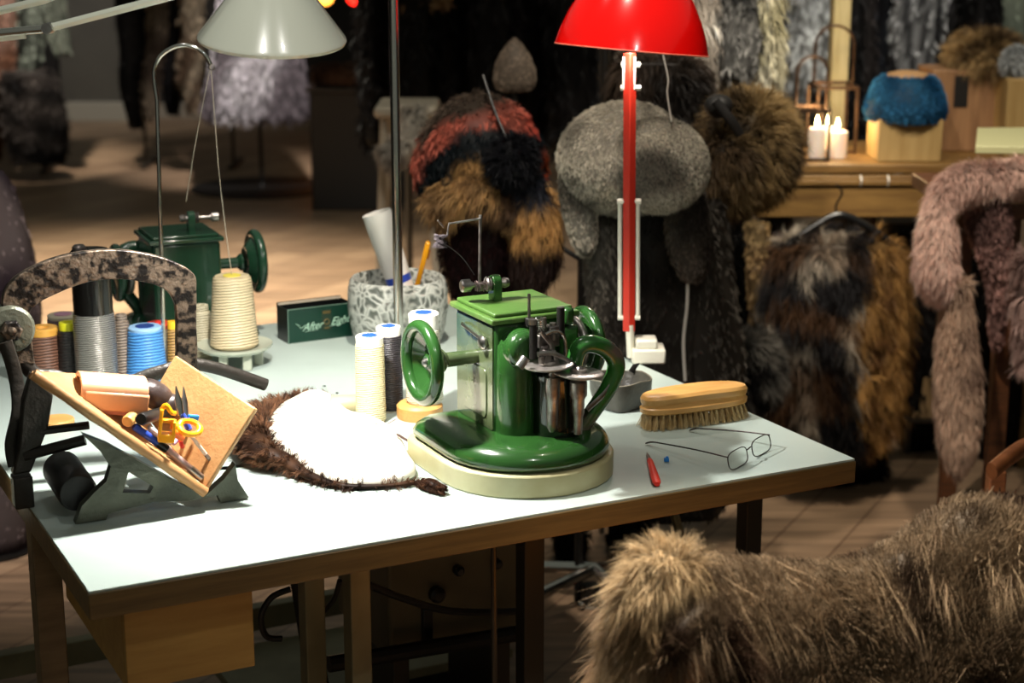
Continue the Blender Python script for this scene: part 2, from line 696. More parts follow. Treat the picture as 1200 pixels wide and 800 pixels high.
tb = thing('work_table', 'large wooden-edged work table with a pale grey-white laminate top under the sewing machines', 'table', TF.o, YAW)
obj('table_top', B().box((TW / 2, TD / 2, TZ - .0015), (TW - .004, TD - .004, .003)), M['laminate'], tb, smooth=0, label='pale grey-white laminate surface')
obj('edge_board', B().box((TW / 2, TD / 2, TZ - .003 - .0175), (TW, TD, .035)), M['edge_wood'], tb, bev=.002, label='brown wooden core with a grained edge')
# box hanging below the front left corner
q = TF.at(145, 724, .05)
q1 = TF.at(296, 702, .05)
zb = TF.at(150, 800, .05).z
bx = B()
xa, xb_ = q.x, q1.x
za, zt = zb - .012, TZ - .038
for (c, d) in [(((xa + xb_) / 2, .056, (za + zt) / 2), (xb_ - xa, .012, zt - za)),
               (((xa + xb_) / 2, .394, (za + zt) / 2), (xb_ - xa, .012, zt - za)),
               ((xa + .006, .225, (za + zt) / 2), (.012, .326, zt - za)),
               ((xb_ - .006, .225, (za + zt) / 2), (.012, .326, zt - za)),
               (((xa + xb_) / 2, .225, za + .006), (xb_ - xa - .024, .326, .012))]:
    bx.box(c, d)
obj('drawer_box', bx, M['box_wood'], tb, bev=.0015, label='honey-coloured wooden box below the front edge')


def leg(x, y, w=.032, d=.032, z0=0.0, z1=TZ - .038, m='steel_paint', nm='leg', par=tb, foot=True):
    b = B().box((x, y, (z0 + z1) / 2), (w, d, z1 - z0))
    if foot:
        b.box((x, y, z0 + .006), (w + .016, d + .016, .012))
    return obj(nm, b, M[m], par, bev=.002)


def lx(px, py, yl):
    return TF.at(px, py, yl).x


leg(.03, .42, .04, .04, m='oak')
leg(lx(418, 700, .2), .2)
leg(lx(365, 700, .32), .32)
leg(lx(621, 700, .28), .28, .036, m='dark_steel')
leg(TW - .05, TD - .06, m='dark_steel')
leg(.03, TD - .06, m='oak')
leg(lx(878, 610, .3), .3, m='dark_steel')
# low rails between the legs
b = B()
xr0, xr1 = lx(418, 700, .2), lx(878, 610, .3)
b.box(((.03 + lx(621, 700, .28)) / 2, .42, .2), (lx(621, 700, .28) - .03, .03, .05))
obj('lower_rail', b, M['steel_paint'], tb, bev=.002)
b = B().box(((.03 + TW - .05) / 2, TD - .06, .16), (TW - .12, .03, .05))
obj('lower_rail', b, M['steel_paint'], tb, bev=.002)
b = B().tube([(lx(753, 618, .55), .55, TZ - .06), (lx(800, 700, .55), .55, .42)], .009, 8)
obj('brace', b, M['steel_paint'], tb)
b = B().tube([(lx(578, 660, .12), .12, TZ - .04), (lx(580, 800, .12), .12, .3)], .0045, 10)
obj('pull_rod', b, M['dark_steel'], tb)

# sewing motor housing standing on the low rail
mo = thing('motor_housing', 'grey-beige metal motor housing with round knobs under the table', 'machine', TF.o, YAW)
a0, a1 = TF.at(455, 690, .5), TF.at(613, 690, .5)
zt = TZ - .045
zlow = TF.at(500, 765, .5).z
hb = B().box(((a0.x + a1.x) / 2, .62, (zt + zlow) / 2), (a1.x - a0.x, .24, zt - zlow))
obj('casing', hb, mat('housing_paint', sr(118, 110, 86), .5, .2, c2=sr(98, 90, 70), vscale=6), mo, bev=.006)
for (px, py, r) in ((513, 697, .014), (538, 669, .009), (583, 661, .009)):
    c = TF.at(px, py, .49)
    obj('knob', B().lathe([(r, 0), (r, .012), (r * .6, .016)], 20, axis_M((c.x, .499, c.z), (c.x, .4, c.z))), M['black_plastic'], mo, label='round black knob')
c = TF.at(502, 735, .49)
obj('slot_plate', B().box((c.x, .495, c.z), (.018, .012, .07)), M['black_plastic'], mo, bev=.002)
lo = B()
for sx in (a0.x + .03, a1.x - .03):
    lo.box((sx, .62, zlow / 2), (.03, .2, zlow))
obj('stand', lo, M['dark_steel'], mo, bev=.002)
# cables
cb = B().tube(smooth_pts([TF.at(425, 682, .3), TF.at(470, 700, .35), TF.at(530, 716, .42), TF.at(612, 716, .47)], 8), .006, 8)
c1 = obj('power_cable', cb, M['black_rubber'], loc=None)
c1.matrix_world = TF.M
tag(c1, 'thick black cable sagging in front of the grey-beige motor housing', 'cable')
cb = B().tube(smooth_pts([TF.at(340, 690, .35), TF.at(318, 700, .35), TF.at(306, 722, .35), TF.at(312, 745, .36), TF.at(330, 748, .36)], 8), .005, 8)
c1 = obj('power_cable', cb, M['black_rubber'])
c1.matrix_world = TF.M
tag(c1, 'short black cable loop beside the honey-coloured box under the table', 'cable')
cb = B().tube(smooth_pts([TF.at(398, 680, .3), TF.at(392, 700, .32), TF.at(380, 716, .34)], 8), .004, 8)
c1 = obj('power_cable', cb, M['black_rubber'])
c1.matrix_world = TF.M
tag(c1, 'thin black cable between two pale legs under the table', 'cable')

# treadle / pedestal bar: dark slanting cast arm under the table
pd = thing('treadle_frame', 'dark cast iron treadle frame standing on the floor under the table', 'machine part', TF.o, YAW)
s0, s1 = TF.at(335, 690, .6), TF.at(372, 800, .6)
obj('slanting_arm', B().tube([(s0.x, .6, TZ - .05), (s1.x, .6, s1.z), (s1.x + .05, .6, .03)], .02, 10, flat=.6), M['black_iron'], pd)
g0, g1 = TF.at(385, 778, .46), TF.at(605, 742, .46)
obj('crossbar', B().tube([(g0.x, .46, g0.z), (g1.x, .46, g1.z)], .014, 10), M['black_iron'], pd)
g0, g1 = TF.at(300, 800, .8), TF.at(620, 752, .8)
obj('pedal_plate', B().box(((g0.x + g1.x) / 2, 1.0, .12), (g1.x - g0.x, .26, .02)), M['steel_paint'], pd, bev=.002)
obj('foot', B().box(((g0.x + g1.x) / 2, 1.0, .055), (.4, .06, .11)), M['black_iron'], pd, bev=.004)

# ================================================================== green fur sewing machines
def paint(name, c, c2):
    m = mat(name, c, .2, coat=.5, c2=c2, vscale=30, edge=(.55, .75), bump=.05, bscale=25)
    return m


GREEN = paint('green_paint', sr(36, 74, 30), sr(26, 56, 23))
GREEN_TOP = mat('green_top', sr(64, 96, 38), .42, c2=sr(96, 112, 60), vscale=25, edge=(.5, .85), bump=.1)
GREEN_OLD = paint('dark_green_paint', sr(28, 62, 44), sr(22, 50, 36))
PLINTH = mat('cream_plinth', sr(196, 194, 156), .45, c2=sr(168, 160, 118), vscale=9)
PANEL = mat('panel_paint', sr(86, 96, 66), .22, coat=.5, c2=sr(50, 68, 40), vscale=14)

MO = Vector((-.0255, 2.378, TZ))
MYAW = R(27)
MF = Frame(MO, MYAW)


def plan(w, d_front, ins, n=14, yb=.17):
    """rounded outline of the base: straight sides, oval front"""
    cx = .0565
    W = w - ins
    pts = []
    for i in range(n + 1):
        a = PI + PI * i / n
        pts.append((cx + W * math.cos(a), .015 + (d_front + .030 - ins) * math.sin(a)))
    rb = .035
    for sx in (1, -1):
        for i in range(5):
            a = (PI / 2) * i / 4
            if sx == 1:
                pts.append((cx + W - rb + rb * math.cos(a), yb - ins - rb + rb * math.sin(a)))
            else:
                pts.append((cx - W + rb - rb * math.sin(a), yb - ins - rb + rb * math.cos(a)))
    return pts


def make_machine(label, loc, rz, paint_m, top_m, front, name):
    t = thing(name, label, 'sewing machine', loc, rz)
    W0, F0 = .133, .102
    # plinth
    if front:
        obj('plinth', B().slab(plan(W0, F0, 0), 0.0, .034), PLINTH, t, bev=.003, label='cream painted wooden plinth')
    b = B()
    rs = []
    for ins, z in ((.012, .034), (.007, .040), (.006, .047), (.010, .056), (.019, .064), (.034, .069), (.055, .071)):
        rs.append([(x, y, z) for x, y in plan(W0, F0, ins)])
    b.rings(rs)
    obj('base', b, paint_m, t, smooth=60)
    obj('housing', B().box((.065, .065, .149), (.130, .130, .168)), paint_m, t, bev=.006)
    # cover panel on the left face with raised rounded frame
    def rr(x0, x1, z0, z1, r, n=5):
        o = []
        for cx, cz, a0 in ((x1 - r, z1 - r, 0), (x0 + r, z1 - r, 90), (x0 + r, z0 + r, 180), (x1 - r, z0 + r, 270)):
            for i in range(n + 1):
                a = R(a0 + 90 * i / n)
                o.append((cx + r * math.cos(a), cz + r * math.sin(a)))
        return o
    RZ = Matrix.Rotation(R(90), 4, 'Z')
    obj('cover_plate', B().prism(rr(.022, .102, .086, .160, .010), 0, .003, RZ), PANEL, t, bev=.001, label='rounded inspection plate')
    obj('side_panel', B().prism(rr(.004, .124, .072, .226, .004), -.001, .0012, RZ), PANEL, t, label='smooth worn side panel')
    # lid
    obj('lid', B().box((.065, .065, .236), (.144, .144, .009)).box((.065, .065, .2435), (.128, .128, .007)), top_m, t, bev=.0025,
        label='lighter green flat lid')
    # latch
    lt = obj('latch_rod', B().tube([(-.004, .098, .214), (-.008, .09, .214), (-.008, .03, .206)], .0022, 8), M['steel'], t)
    obj('latch_knob', B().lathe([(.010, 0), (.011, .004), (.007, .008), (.003, .009)], 20, axis_M((-.003, .026, .2), (-.02, .026, .2))), M['steel'], t)
    # left hand wheel
    wx, wy, wz = -.078, .058, .172
    ax = axis_M((wx, wy, wz), (wx - 1, wy, wz))
    wh = obj('hand_wheel', B().torus(.054, .0095, 48, 14, ax @ Matrix.Translation((0, 0, .010)))
             .lathe([(.010, -.004), (.030, -.012), (.049, .004), (.053, .012), (.048, .008), (.030, -.006), (.012, .002), (.010, .004)], 40, ax), paint_m, t)
    obj('wheel_hub', B().lathe([(.007, -.006), (.007, .006), (.004, .009)], 20, ax), M['steel'], wh)
    obj('shaft', B().lathe([(.017, -.018), (.017, -.022), (.011, -.028), (.010, -.092)], 24, ax)
        .lathe([(.014, -.080), (.014, -.088)], 24, ax), PANEL if front else paint_m, t)
    # right belt wheel
    ax2 = axis_M((.185, .062, .172), (1.185, .062, .172))
    pw = obj('belt_wheel', B().torus(.047, .009, 44, 12, ax2).lathe([(.044, -.004), (.044, .003), (.02, .006), (.012, .008)], 36, ax2), paint_m, t)
    obj('belt_groove', B().torus(.036, .007, 40, 12, ax2 @ Matrix.Translation((0, 0, -.02))).lathe([(.034, -.024), (.034, -.016)], 30, ax2), M['worn_steel'], pw)
    obj('shaft', B().lathe([(.012, -.06), (.012, 0)], 20, ax2), M['steel'], t)
    # thread bracket on the lid
    tx, ty = .045, .085
    prof = [(-.010, .245), (.010, .245), (.010, .275)] + [(.010 * math.cos(R(a)), .275 + .010 * math.sin(R(a))) for a in range(15, 180, 15)] + [(-.010, .275)]
    br = obj('thread_bracket', B().prism([(y, z) for y, z in prof], tx - .008, tx + .006, Matrix.Translation((0, ty, 0)) @ RZ @ Matrix.Scale(-1, 4, (0, 1, 0))), paint_m, t, bev=.0015)
    obj('spindle', B().lathe([(.0035, -.01), (.0035, .036), (.0055, .037), (.0055, .040), (.0095, .041), (.0095, .053), (.007, .055)], 20,
                             axis_M((tx, ty, .272), (tx - 1, ty + .1, .272))), M['steel'], br)
    obj('tension_disc', B().lathe([(.0095, .008), (.011, .010), (.007, .012), (.011, .014), (.0095, .016)], 24,
                                  axis_M((tx, ty, .272), (tx - 1, ty + .1, .272)))
        .lathe([(.006, -.02), (.008, -.014), (.006, -.008)], 20, axis_M((tx, ty, .272), (tx - 1, ty + .1, .272))), M['worn_steel'], br)
    # arm loop on the right
    lp = smooth_pts([(.112, -.03, .115), (.111, -.035, .160), (.116, -.04, .190), (.130, -.045, .199), (.156, -.045, .190),
                     (.175, -.045, .170), (.175, -.045, .148), (.160, -.045, .122), (.138, -.04, .090), (.124, -.035, .068)], 5)
    obj('arm_loop', B().tube(lp, [.0115 + .002 * math.sin(i / len(lp) * PI) for i in range(len(lp))], 16), paint_m if not front else ARM, t, smooth=60,
        label='curved arm loop with paint worn to bare metal')
    # front body
    obj('front_column', B().lathe([(.029, .066), (.030, .072), (.029, .16), (.027, .20), (.02, .21)], 36, Matrix.Translation((.032, -.004, 0))), paint_m, t)
    c = (.036, 0, .196)
    obj('barrel', B().lathe([(.0295, 0), (.0295, .026), (.026, .034), (.018, .038), (.006, .039)], 36, axis_M(c, (c[0], -1, c[2]))), paint_m, t, smooth=60)
    obj('pedestal_cylinder', B().lathe([(.034, .066), (.036, .070), (.0345, .090), (.0345, .150), (.0365, .153), (.0365, .160), (.030, .164), (.01, .166)], 36,
                                       Matrix.Translation((.084, -.034, 0))), DARKGLOSS if front else paint_m, t)
    obj('front_shield', B().box((.118, -.004, .150), (.03, .02, .14)), paint_m, t, bev=.006)
    if not front:
        return t
    # feeding discs, spindles and stitching mechanism
    d1 = MF.at(643, 426, -.062)
    d2 = MF.at(678, 436, -.084)
    for dd, rr_, stem in ((d1, .036, 1), (d2, .036, 2)):
        o = obj('feed_disc', B().lathe([(.006, -.010), (rr_ * .55, -.008), (rr_, -.002), (rr_, 0.0), (rr_ * .93, .0012), (.012, .0008), (.012, .005), (.006, .006)], 48,
                                       Matrix.Translation(dd) @ Matrix.Rotation(R(-3 if stem == 1 else 3), 4, 'Y')), DISC, t, label='polished steel feed disc')
        obj('disc_nut', B().lathe([(.008, .001), (.008, .006), (.005, .009)], 6, Matrix.Translation(dd)), M['worn_steel'], o)
    z1, z2 = d1.z, d2.z
    obj('spindle_sleeve', B().lathe([(.006, z1), (.006, z1 - .02), (.0115, z1 - .02), (.0115, z1 - .05), (.0095, z1 - .053), (.0085, .10), (.008, .088), (.004, .080)][::-1], 28,
                                    Matrix.Translation((d1.x + .006, d1.y, 0))), M['worn_steel'], t)
    obj('spindle_sleeve', B().lathe([(.005, z2), (.006, z2 - .010), (.0125, z2 - .014), (.0125, z2 - .034), (.009, z2 - .040), (.009, z2 - .060), (.007, z2 - .066), (.006, .079)][::-1], 28,
                                    Matrix.Translation((d2.x, d2.y, 0))), M['worn_steel'], t)
    # uprights, rods, springs
    def rod(nm, pxs, yl, r, m='steel', n=12, **k):
        return obj(nm, B().tube([MF.at(a, b_, yl) for a, b_ in pxs], r, n), M[m], t, **k)
    rod('guide_post', [(625, 376), (625, 420)], -.05, .0058, 'black_iron')
    rod('guide_post_cap', [(624, 374), (624, 380)], -.05, .0064)
    rod('guide_rod', [(620, 344), (620, 372)], -.03, .0022)
    rod('cross_bolt', [(608, 430), (616, 419)], -.07, .007)
    rod('clamp_bolt', [(637, 372), (637, 392)], -.045, .0045)
    rod('clamp_bolt', [(648, 378), (648, 398)], -.045, .0050)
    rod('presser_bar', [(657, 360), (657, 396)], -.035, .0058, 'black_iron')
    rod('needle_bar', [(633, 388), (645, 402), (646, 424)], -.058, .0042, 'worn_steel')
    c = MF.at(641, 398, -.04)
    obj('mechanism_block', B().box(c, (.034, .016, .02)).box((c.x - .004, c.y - .008, c.z - .014), (.02, .014, .016)).box((c.x + .005, c.y - .004, c.z + .016), (.016, .018, .012)),
        M['worn_steel'], t, bev=.002)
    obj('looper_lever', B().tube(smooth_pts([MF.at(639, 392, -.06), MF.at(650, 388, -.06), MF.at(660, 393, -.06), MF.at(663, 408, -.06), MF.at(661, 424, -.06)], 5), .0028, 10), M['chrome'], t)
    sp = [MF.at(636, 384, -.055)]
    b = B()
    pts = []
    c0, c1 = MF.at(632, 372, -.052), MF.at(634, 392, -.052)
    for i in range(90):
        tt = i / 89
        a = tt * 2 * PI * 8
        q = c0.lerp(c1, tt)
        pts.append((q.x + .0055 * math.cos(a), q.y + .0055 * math.sin(a), q.z))
    obj('spring', b.tube(pts, .0008, 6), M['chrome'], t)
    c = MF.at(640, 418, -.066)
    obj('feed_finger', B().box(c, (.012, .012, .018), rot=(0, .3, .2)).box((c.x + .014, c.y, c.z - .002), (.007, .008, .022), rot=(0, -.3, 0)).box((c.x - .01, c.y - .004, c.z - .002), (.006, .01, .012)),
        M['worn_steel'], t, bev=.0015)
    obj('presser_foot', B().tube(smooth_pts([MF.at(630, 415, -.07), MF.at(648, 414, -.072), MF.at(668, 424, -.074), MF.at(674, 430, -.074)], 4), .0036, 10), M['steel'], t)
    c = MF.at(662, 352, -.006)
    obj('lid_clamp', B().box((c.x, -.012, .236), (.016, .022, .026)), paint_m, t, bev=.005)
    c = MF.at(620, 367, -.008)
    obj('lid_clamp', B().box((c.x, -.008, .232), (.013, .014, .014)), M['black_iron'], t, bev=.002)
    # stay plate from the arm down to the base
    obj('stay_plate', B().tube([MF.at(729, 436, -.055), MF.at(708, 462, -.055), MF.at(688, 480, -.055)], [(.0045, .001)] * 3, 8), M['steel'], t)
    # tall thread guide rising from the lid
    obj('thread_guide', B().tube([MF.at(562, 335, .085), MF.at(563, 252, .085)], .0024, 10)
        .tube([MF.at(563, 256, .083), MF.at(526, 262, .083), MF.at(524, 276, .083)], .0016, 8)
        .tube([MF.at(520, 266, .083), MF.at(513, 258, .083)], .0012, 8)
        .lathe([(.006, 0), (.006, .01), (.003, .012)], 14, Matrix.Translation(MF.at(562, 340, .085))), M['worn_steel'], t)
    # toe hollow on the front right of the base
    return t


ARM = mat('worn_arm_paint', sr(42, 98, 38), .25, coat=.4, c2=sr(104, 90, 82), vscale=9, edge=(.46, .54))
DISC = mat('disc_steel', (.62, .58, .54), .34, .85, c2=(.42, .38, .35), vscale=50)
DARKGLOSS = mat('dark_gloss', sr(16, 24, 16), .12, coat=.6)
make_machine('bright green cast fur sewing machine on a cream plinth with steel feed discs', MO, MYAW, GREEN, GREEN_TOP, True, 'fur_sewing_machine')
# thread fluff caught on the guide and a thread down to the spindle
fz = B()
c = MF.at(516, 282, .083)
pts = []
for i in range(260):
    a = i * 1.7
    r_ = .013 * (0.3 + .7 * abs(math.sin(i * .37)))
    pts.append((c.x + r_ * math.cos(a) * math.sin(i * .61), c.y + r_ * math.sin(a) * .8, c.z + r_ * .75 * math.cos(i * .61 + 1)))
fz.tube(pts, .00035, 4)
fz.tube(smooth_pts([c, MF.at(540, 300, .083), MF.at(556, 322, .085)], 6), .0005, 5)
o = obj('thread_fluff', fz, mat('dark_thread', sr(66, 58, 62), .8))
o.matrix_world = MF.M
tag(o, 'dark grey fluff of tangled thread hanging on the green machine\'s wire guide', 'thread')
fz = B()
pts = []
for i in range(120):
    a = i * 1.3
    q = MF.at(557 + 24 * (i / 120), 336 - 4 * (i / 120), .083)
    r_ = .0065 + .003 * math.sin(i * 2.3)
    pts.append((q.x, q.y + r_ * math.cos(a), q.z + r_ * math.sin(a)))
fz.tube(pts, .0004, 4)
o = obj('thread_scrap', fz, mat('pink_thread', sr(140, 118, 116), .8))
o.matrix_world = MF.M
tag(o, 'thin pinkish thread wound round the spindle on the bright green lid', 'thread')

# back machine, turned half round
corner = T(178, 283, TZ + .206)
yaw2 = YAW + PI + R(-3)
M2 = Matrix.Rotation(yaw2, 4, 'Z')
off = M2 @ Vector((.13, .13, 0))
make_machine('dark green fur sewing machine seen from behind, behind the thread cones', (corner.x - off.x, corner.y - off.y, TZ - .034), yaw2, GREEN_OLD, GREEN_OLD, False, 'fur_sewing_machine')

# ================================================================== cast iron stand with the tray
SO = T(100, 612)
SYAW = R(25)
SF = Frame(SO, SYAW)
IRON = mat('cast_iron', sr(100, 102, 88), .4, .45, c2=sr(66, 68, 58), vscale=14, bump=.5, bscale=120)
IRON_D = mat('cast_iron_dark', sr(52, 48, 43), .4, .5, bump=.4, bscale=110)
IRON_W = mat('worn_iron', sr(112, 98, 84), .38, .65, c2=sr(30, 27, 25), vscale=80, edge=(.44, .58), bump=.6, bscale=140)
st = thing('cast_iron_stand', 'worn cast iron stand with a large arched handle carrying the tan leather tray', 'stand', SO, SYAW)


def pl(pxs, yl):
    return [(lambda q: (q.x, max(q.z, .0012)))(SF.at(a, b, yl)) for a, b in pxs]


foot = pl([(96, 508), (125, 519), (154, 535), (205, 563), (240, 580), (262, 560), (275, 543), (278, 562), (291, 582), (258, 589), (254, 579), (220, 586),
           (179, 587), (126, 601), (124, 611), (88, 616), (95, 592), (110, 576), (124, 563), (129, 546), (118, 529)], 0)
hole = pl([(143, 576), (150, 552), (179, 569), (175, 577)], 0)
foot = [(x, max(z, .001)) for x, z in foot]
# keyhole cut for the triangular opening
k = 16
poly = foot[:15] + foot[15:k + 1] + foot[k + 1:]
ins = 11   # between (220,586) and (179,587)
poly = foot[:13] + [hole[0]] + hole[1:] + [hole[0]] + foot[12:]
from mathutils.geometry import tessellate_polygon
foot = [(x, z) for x, z in foot]
loops_ = [[Vector((x, z, 0)) for x, z in foot], [Vector((x, z, 0)) for x, z in hole]]
tri_ = tessellate_polygon(loops_)
allp = foot + hole
na = len(allp)
fs_ = [tuple(t3) for t3 in tri_] + [tuple(i + na for i in reversed(t3)) for t3 in tri_]
for st0, ln in ((0, len(foot)), (len(foot), len(hole))):
    for i in range(ln):
        a_, b_ = st0 + i, st0 + (i + 1) % ln
        fs_.append((a_, b_, b_ + na, a_ + na))
obj('front_plate', B().add([(x, -.004, z) for x, z in allp] + [(x, .012, z) for x, z in allp], fs_), IRON, st, smooth=0)
# rear plate, same feet
q_ = SF.at(270, 570, .15)
obj('rear_foot', B().box((q_.x, .15, q_.z / 2), (.05, .02, q_.z)), IRON, st, bev=.002)
obj('rear_bar', B().box((q_.x / 2 + .0, .15, q_.z * .5), (q_.x, .012, .02)), IRON, st, bev=.002)
c = SF.at(94, 566, .0)
obj('roller', B().lathe([(.006, .018), (.024, .020), (.027, .026), (.027, .135), (.006, .14)], 32, Matrix.Translation((c.x, 0, .036)) @ Matrix.Rotation(R(-90), 4, 'X')), M['black_rubber'], st, label='black rubber roller')
obj('side_upright', B().prism(pl([(36, 436), (62, 462), (56, 500), (36, 552), (14, 556), (22, 520), (26, 470)], .10), .095, .115), IRON_D, st, bev=.003)
u0 = SF.at(25, 556, .105)
obj('side_foot', B().box((u0.x, .105, max(.005, u0.z / 2)), (.026, .03, max(.01, u0.z))), IRON_D, st, bev=.002)
obj('cross_bar', B().tube([SF.at(28, 534, .10), SF.at(100, 515, .08)], .008, 10), IRON_D, st)
obj('cross_bar', B().tube([SF.at(48, 505, .10), SF.at(104, 498, .10)], .006, 10), IRON_D, st)
obj('curved_strut', B().tube(smooth_pts([SF.at(6, 400, .14), SF.at(18, 440, .14), SF.at(22, 480, .13), SF.at(14, 520, .12), SF.at(18, 546, .11)], 5), .010, 10, flat=.6), IRON_D, st)
outer = smooth_pts([Vector((x, 0, z)) for x, z in pl([(8, 425), (2, 385), (2, 350), (10, 332), (30, 316), (69, 300), (118, 292), (165, 295), (203, 306), (226, 320), (229, 340), (229, 380), (230, 417), (222, 436)], .165)], 4)
inner = smooth_pts([Vector((x, 0, z)) for x, z in pl([(40, 425), (36, 392), (34, 366), (42, 356), (57, 347), (96, 331), (132, 326), (165, 329), (190, 337), (203, 352), (206, 375), (206, 395), (206, 417), (200, 432)], .165)], 4)
b = B()
n = len(outer)
vs = []
for y in (.158, .172):
    vs += [(q.x, y, q.z) for q in outer] + [(q.x, y, q.z) for q in inner]
fs = []
for i in range(n - 1):
    fs += [(i, i + 1, n + i + 1, n + i), (2 * n + i, 3 * n + i, 3 * n + i + 1, 2 * n + i + 1),
           (i, 2 * n + i, 2 * n + i + 1, i + 1), (n + i, n + i + 1, 3 * n + i + 1, 3 * n + i)]
fs += [(0, n, 3 * n, 2 * n), (n - 1, 3 * n - 1, 4 * n - 1, 2 * n - 1)]
obj('arched_handle', b.add(vs, fs), IRON_W, st, bev=.0015, label='arched handle worn to bare metal')
bot = smooth_pts([SF.at(24, 415, .165), SF.at(40, 438, .165), SF.at(66, 442, .165), (SF.at(95, 452, .165)), SF.at(140, 452, .165), SF.at(175, 440, .165), SF.at(215, 428, .165)], 5)
obj('lower_band', B().tube(bot, [(.011, .007)] * len(bot), 12), IRON_D, st)
c = SF.at(12, 386, .155)
AY = axis_M((c.x, .158, c.z), (c.x, -1, c.z))
obj('pivot_boss', B().lathe([(.034, -.02), (.034, .004), (.030, .008), (.022, .009)], 36, AY), IRON, st, bev=.001)
obj('pivot_bolt', B().lathe([(.016, .006), (.016, .014), (.013, .016)], 6, AY).lathe([(.007, .014), (.006, .020), (.003, .022)], 14, AY), IRON_W, st)
a0, a1 = SF.at(222, 425, .17), SF.at(312, 451, .17)
obj('lever', B().tube(smooth_pts([a0, a0.lerp(a1, .4) + Vector((0, 0, .004)), a1], 6), [(.0095, .008)] * 13, 14), IRON_D, st, label='short dark iron lever', bev=.001)
obj('lever_support', B().prism(pl([(206, 420), (230, 417), (240, 500), (262, 560), (240, 575), (215, 500)], .165), .16, .17), IRON_D, st, bev=.001)

# ---- tray of thick tan leather: sloping board and upstanding side
LEATH = mat('tan_leather', sr(196, 152, 100), .5, c2=sr(172, 124, 76), vscale=10, bump=.25, bscale=180)
LEDGE = mat('tan_leather_edge', sr(150, 112, 72), .6, c2=sr(120, 86, 52), vscale=20)
E_ = SF.at(38, 434, -.02)
C_ = SF.at(240, 573, -.02)
B_ = SF.at(299, 478, -.02)
A_ = SF.at(205, 416, .13)
D_ = SF.at(166, 482, .13)
G_ = SF.at(97, 437, .13)


def panel(p00, p10, p11, p01, th, n=8):
    """thick bilinear sheet"""
    g = [[(p00 * (1 - u) + p10 * u) * (1 - v) + (p01 * (1 - u) + p11 * u) * v for u in [i / n for i in range(n + 1)]] for v in [j / n for j in range(n + 1)]]
    nrm = (p10 - p00).cross(p01 - p00).normalized() * th
    top = [q for r_ in g for q in r_]
    bot = [q - nrm for q in top]
    W = n + 1
    fs = []
    K = W * W
    for j in range(n):
        for i in range(n):
            a = j * W + i
            fs += [(a, a + 1, a + W + 1, a + W), (K + a, K + a + W, K + a + W + 1, K + a + 1)]
    for i in range(n):
        fs += [(i, K + i, K + i + 1, i + 1), (n * W + i, n * W + i + 1, K + n * W + i + 1, K + n * W + i),
               (i * W, (i + 1) * W, K + (i + 1) * W, K + i * W), (i * W + n, K + i * W + n, K + (i + 1) * W + n, (i + 1) * W + n)]
    return B().add(top + bot, fs)


tr = thing('leather_tray', 'tan leather tool tray tipped on the cast iron stand and full of small tools', 'tray', SO, SYAW)
obj('sloping_board', panel(E_, C_, D_, G_, .011), LEATH, tr, bev=.002)
obj('side_panel', panel(C_, B_, A_, D_, .008), LEATH, tr, bev=.002)
edge = [E_ + Vector((0, -.002, -.004)), C_ + Vector((0, -.002, -.004))]
obj('rolled_rim', B().tube([edge[0].lerp(edge[1], i / 12) for i in range(13)], [(.0075 + .0008 * math.sin(i * 2.1)) for i in range(13)], 12), LEATH, tr)

# board frame: s along the slope, y to the back, h off the board
sdir = (C_ - E_).normalized()
LB = (C_ - E_).length
ydir = Vector((0, 1, 0))
hdir = sdir.cross(ydir).normalized()
if hdir.z < 0:
    hdir = -hdir
BM = Matrix((( sdir.x, ydir.x, hdir.x, E_.x), (sdir.y, ydir.y, hdir.y, E_.y), (sdir.z, ydir.z, hdir.z, E_.z), (0, 0, 0, 1)))
WM = SF.M


def stand_thing(o, label, cat, group=None):
    o.matrix_world = WM
    return tag(o, label, cat, group)


wal = thing('leather_wallet', 'plump tan leather wallet lying at the top of the tray', 'wallet', SO, SYAW)
WL = mat('wallet_leather', sr(224, 168, 128), .4, c2=sr(206, 146, 106), vscale=8, bump=.1, bscale=150)
WI = mat('wallet_lining', sr(176, 112, 96), .55)
wc = SF.at(130, 462, .045)
WR = Matrix.Translation(wc + Vector((0, 0, .004))) @ Matrix.Rotation(R(10), 4, 'Y') @ Matrix.Rotation(R(-4), 4, 'Z') @ Matrix.Diagonal((.94, 1, 1.5, 1))
pr = smooth_pts([(-.004, -.034, -.010), (-.004, -.036, .002), (-.004, -.030, .012), (-.004, 0, .016), (-.004, .026, .012), (-.004, .034, 0), (-.004, .028, -.014)], 4)
sh = [(p_.y, p_.z) for p_ in pr]
ring_o = [(a, b_) for a, b_ in sh]
ring_i = [(a * .88, b_ * .80 - .001) for a, b_ in sh][::-1]
WX = Matrix.Rotation(R(90), 4, 'Z')
obj('cover', B().prism(ring_o + ring_i, -.048, .048, WR @ WX), WL, wal, bev=.0008, smooth=40)
obj('pocket', B().box((0, -.003, -.012), (.090, .058, .010), WR).box((0, 0, -.002), (.086, .05, .006), WR), WI, wal, bev=.003)
obj('flap', B().box((.004, -.033, -.004), (.092, .006, .018), WR, rot=(.25, 0, 0)), WL, wal, bev=.0025)

DL = mat('dark_leather', sr(44, 34, 32), .35, c2=sr(66, 54, 50), vscale=30, bump=.5, bscale=60)
g1 = SF.at(180, 462, .085)
b = B().ellip((0, 0, 0), (.032, .022, .020), rot=(0, .6, 0)).ellip((-.035, .005, .006), (.03, .022, .018), rot=(0, .3, 0)).ellip((.02, -.004, -.018), (.022, .018, .018))
b.v = [tuple(g1 + Vector(v)) for v in b.v]
stand_thing(obj('leather_pouch', b, DL), 'dark brown crumpled leather pouch between the tan wallet and the tray side', 'pouch')


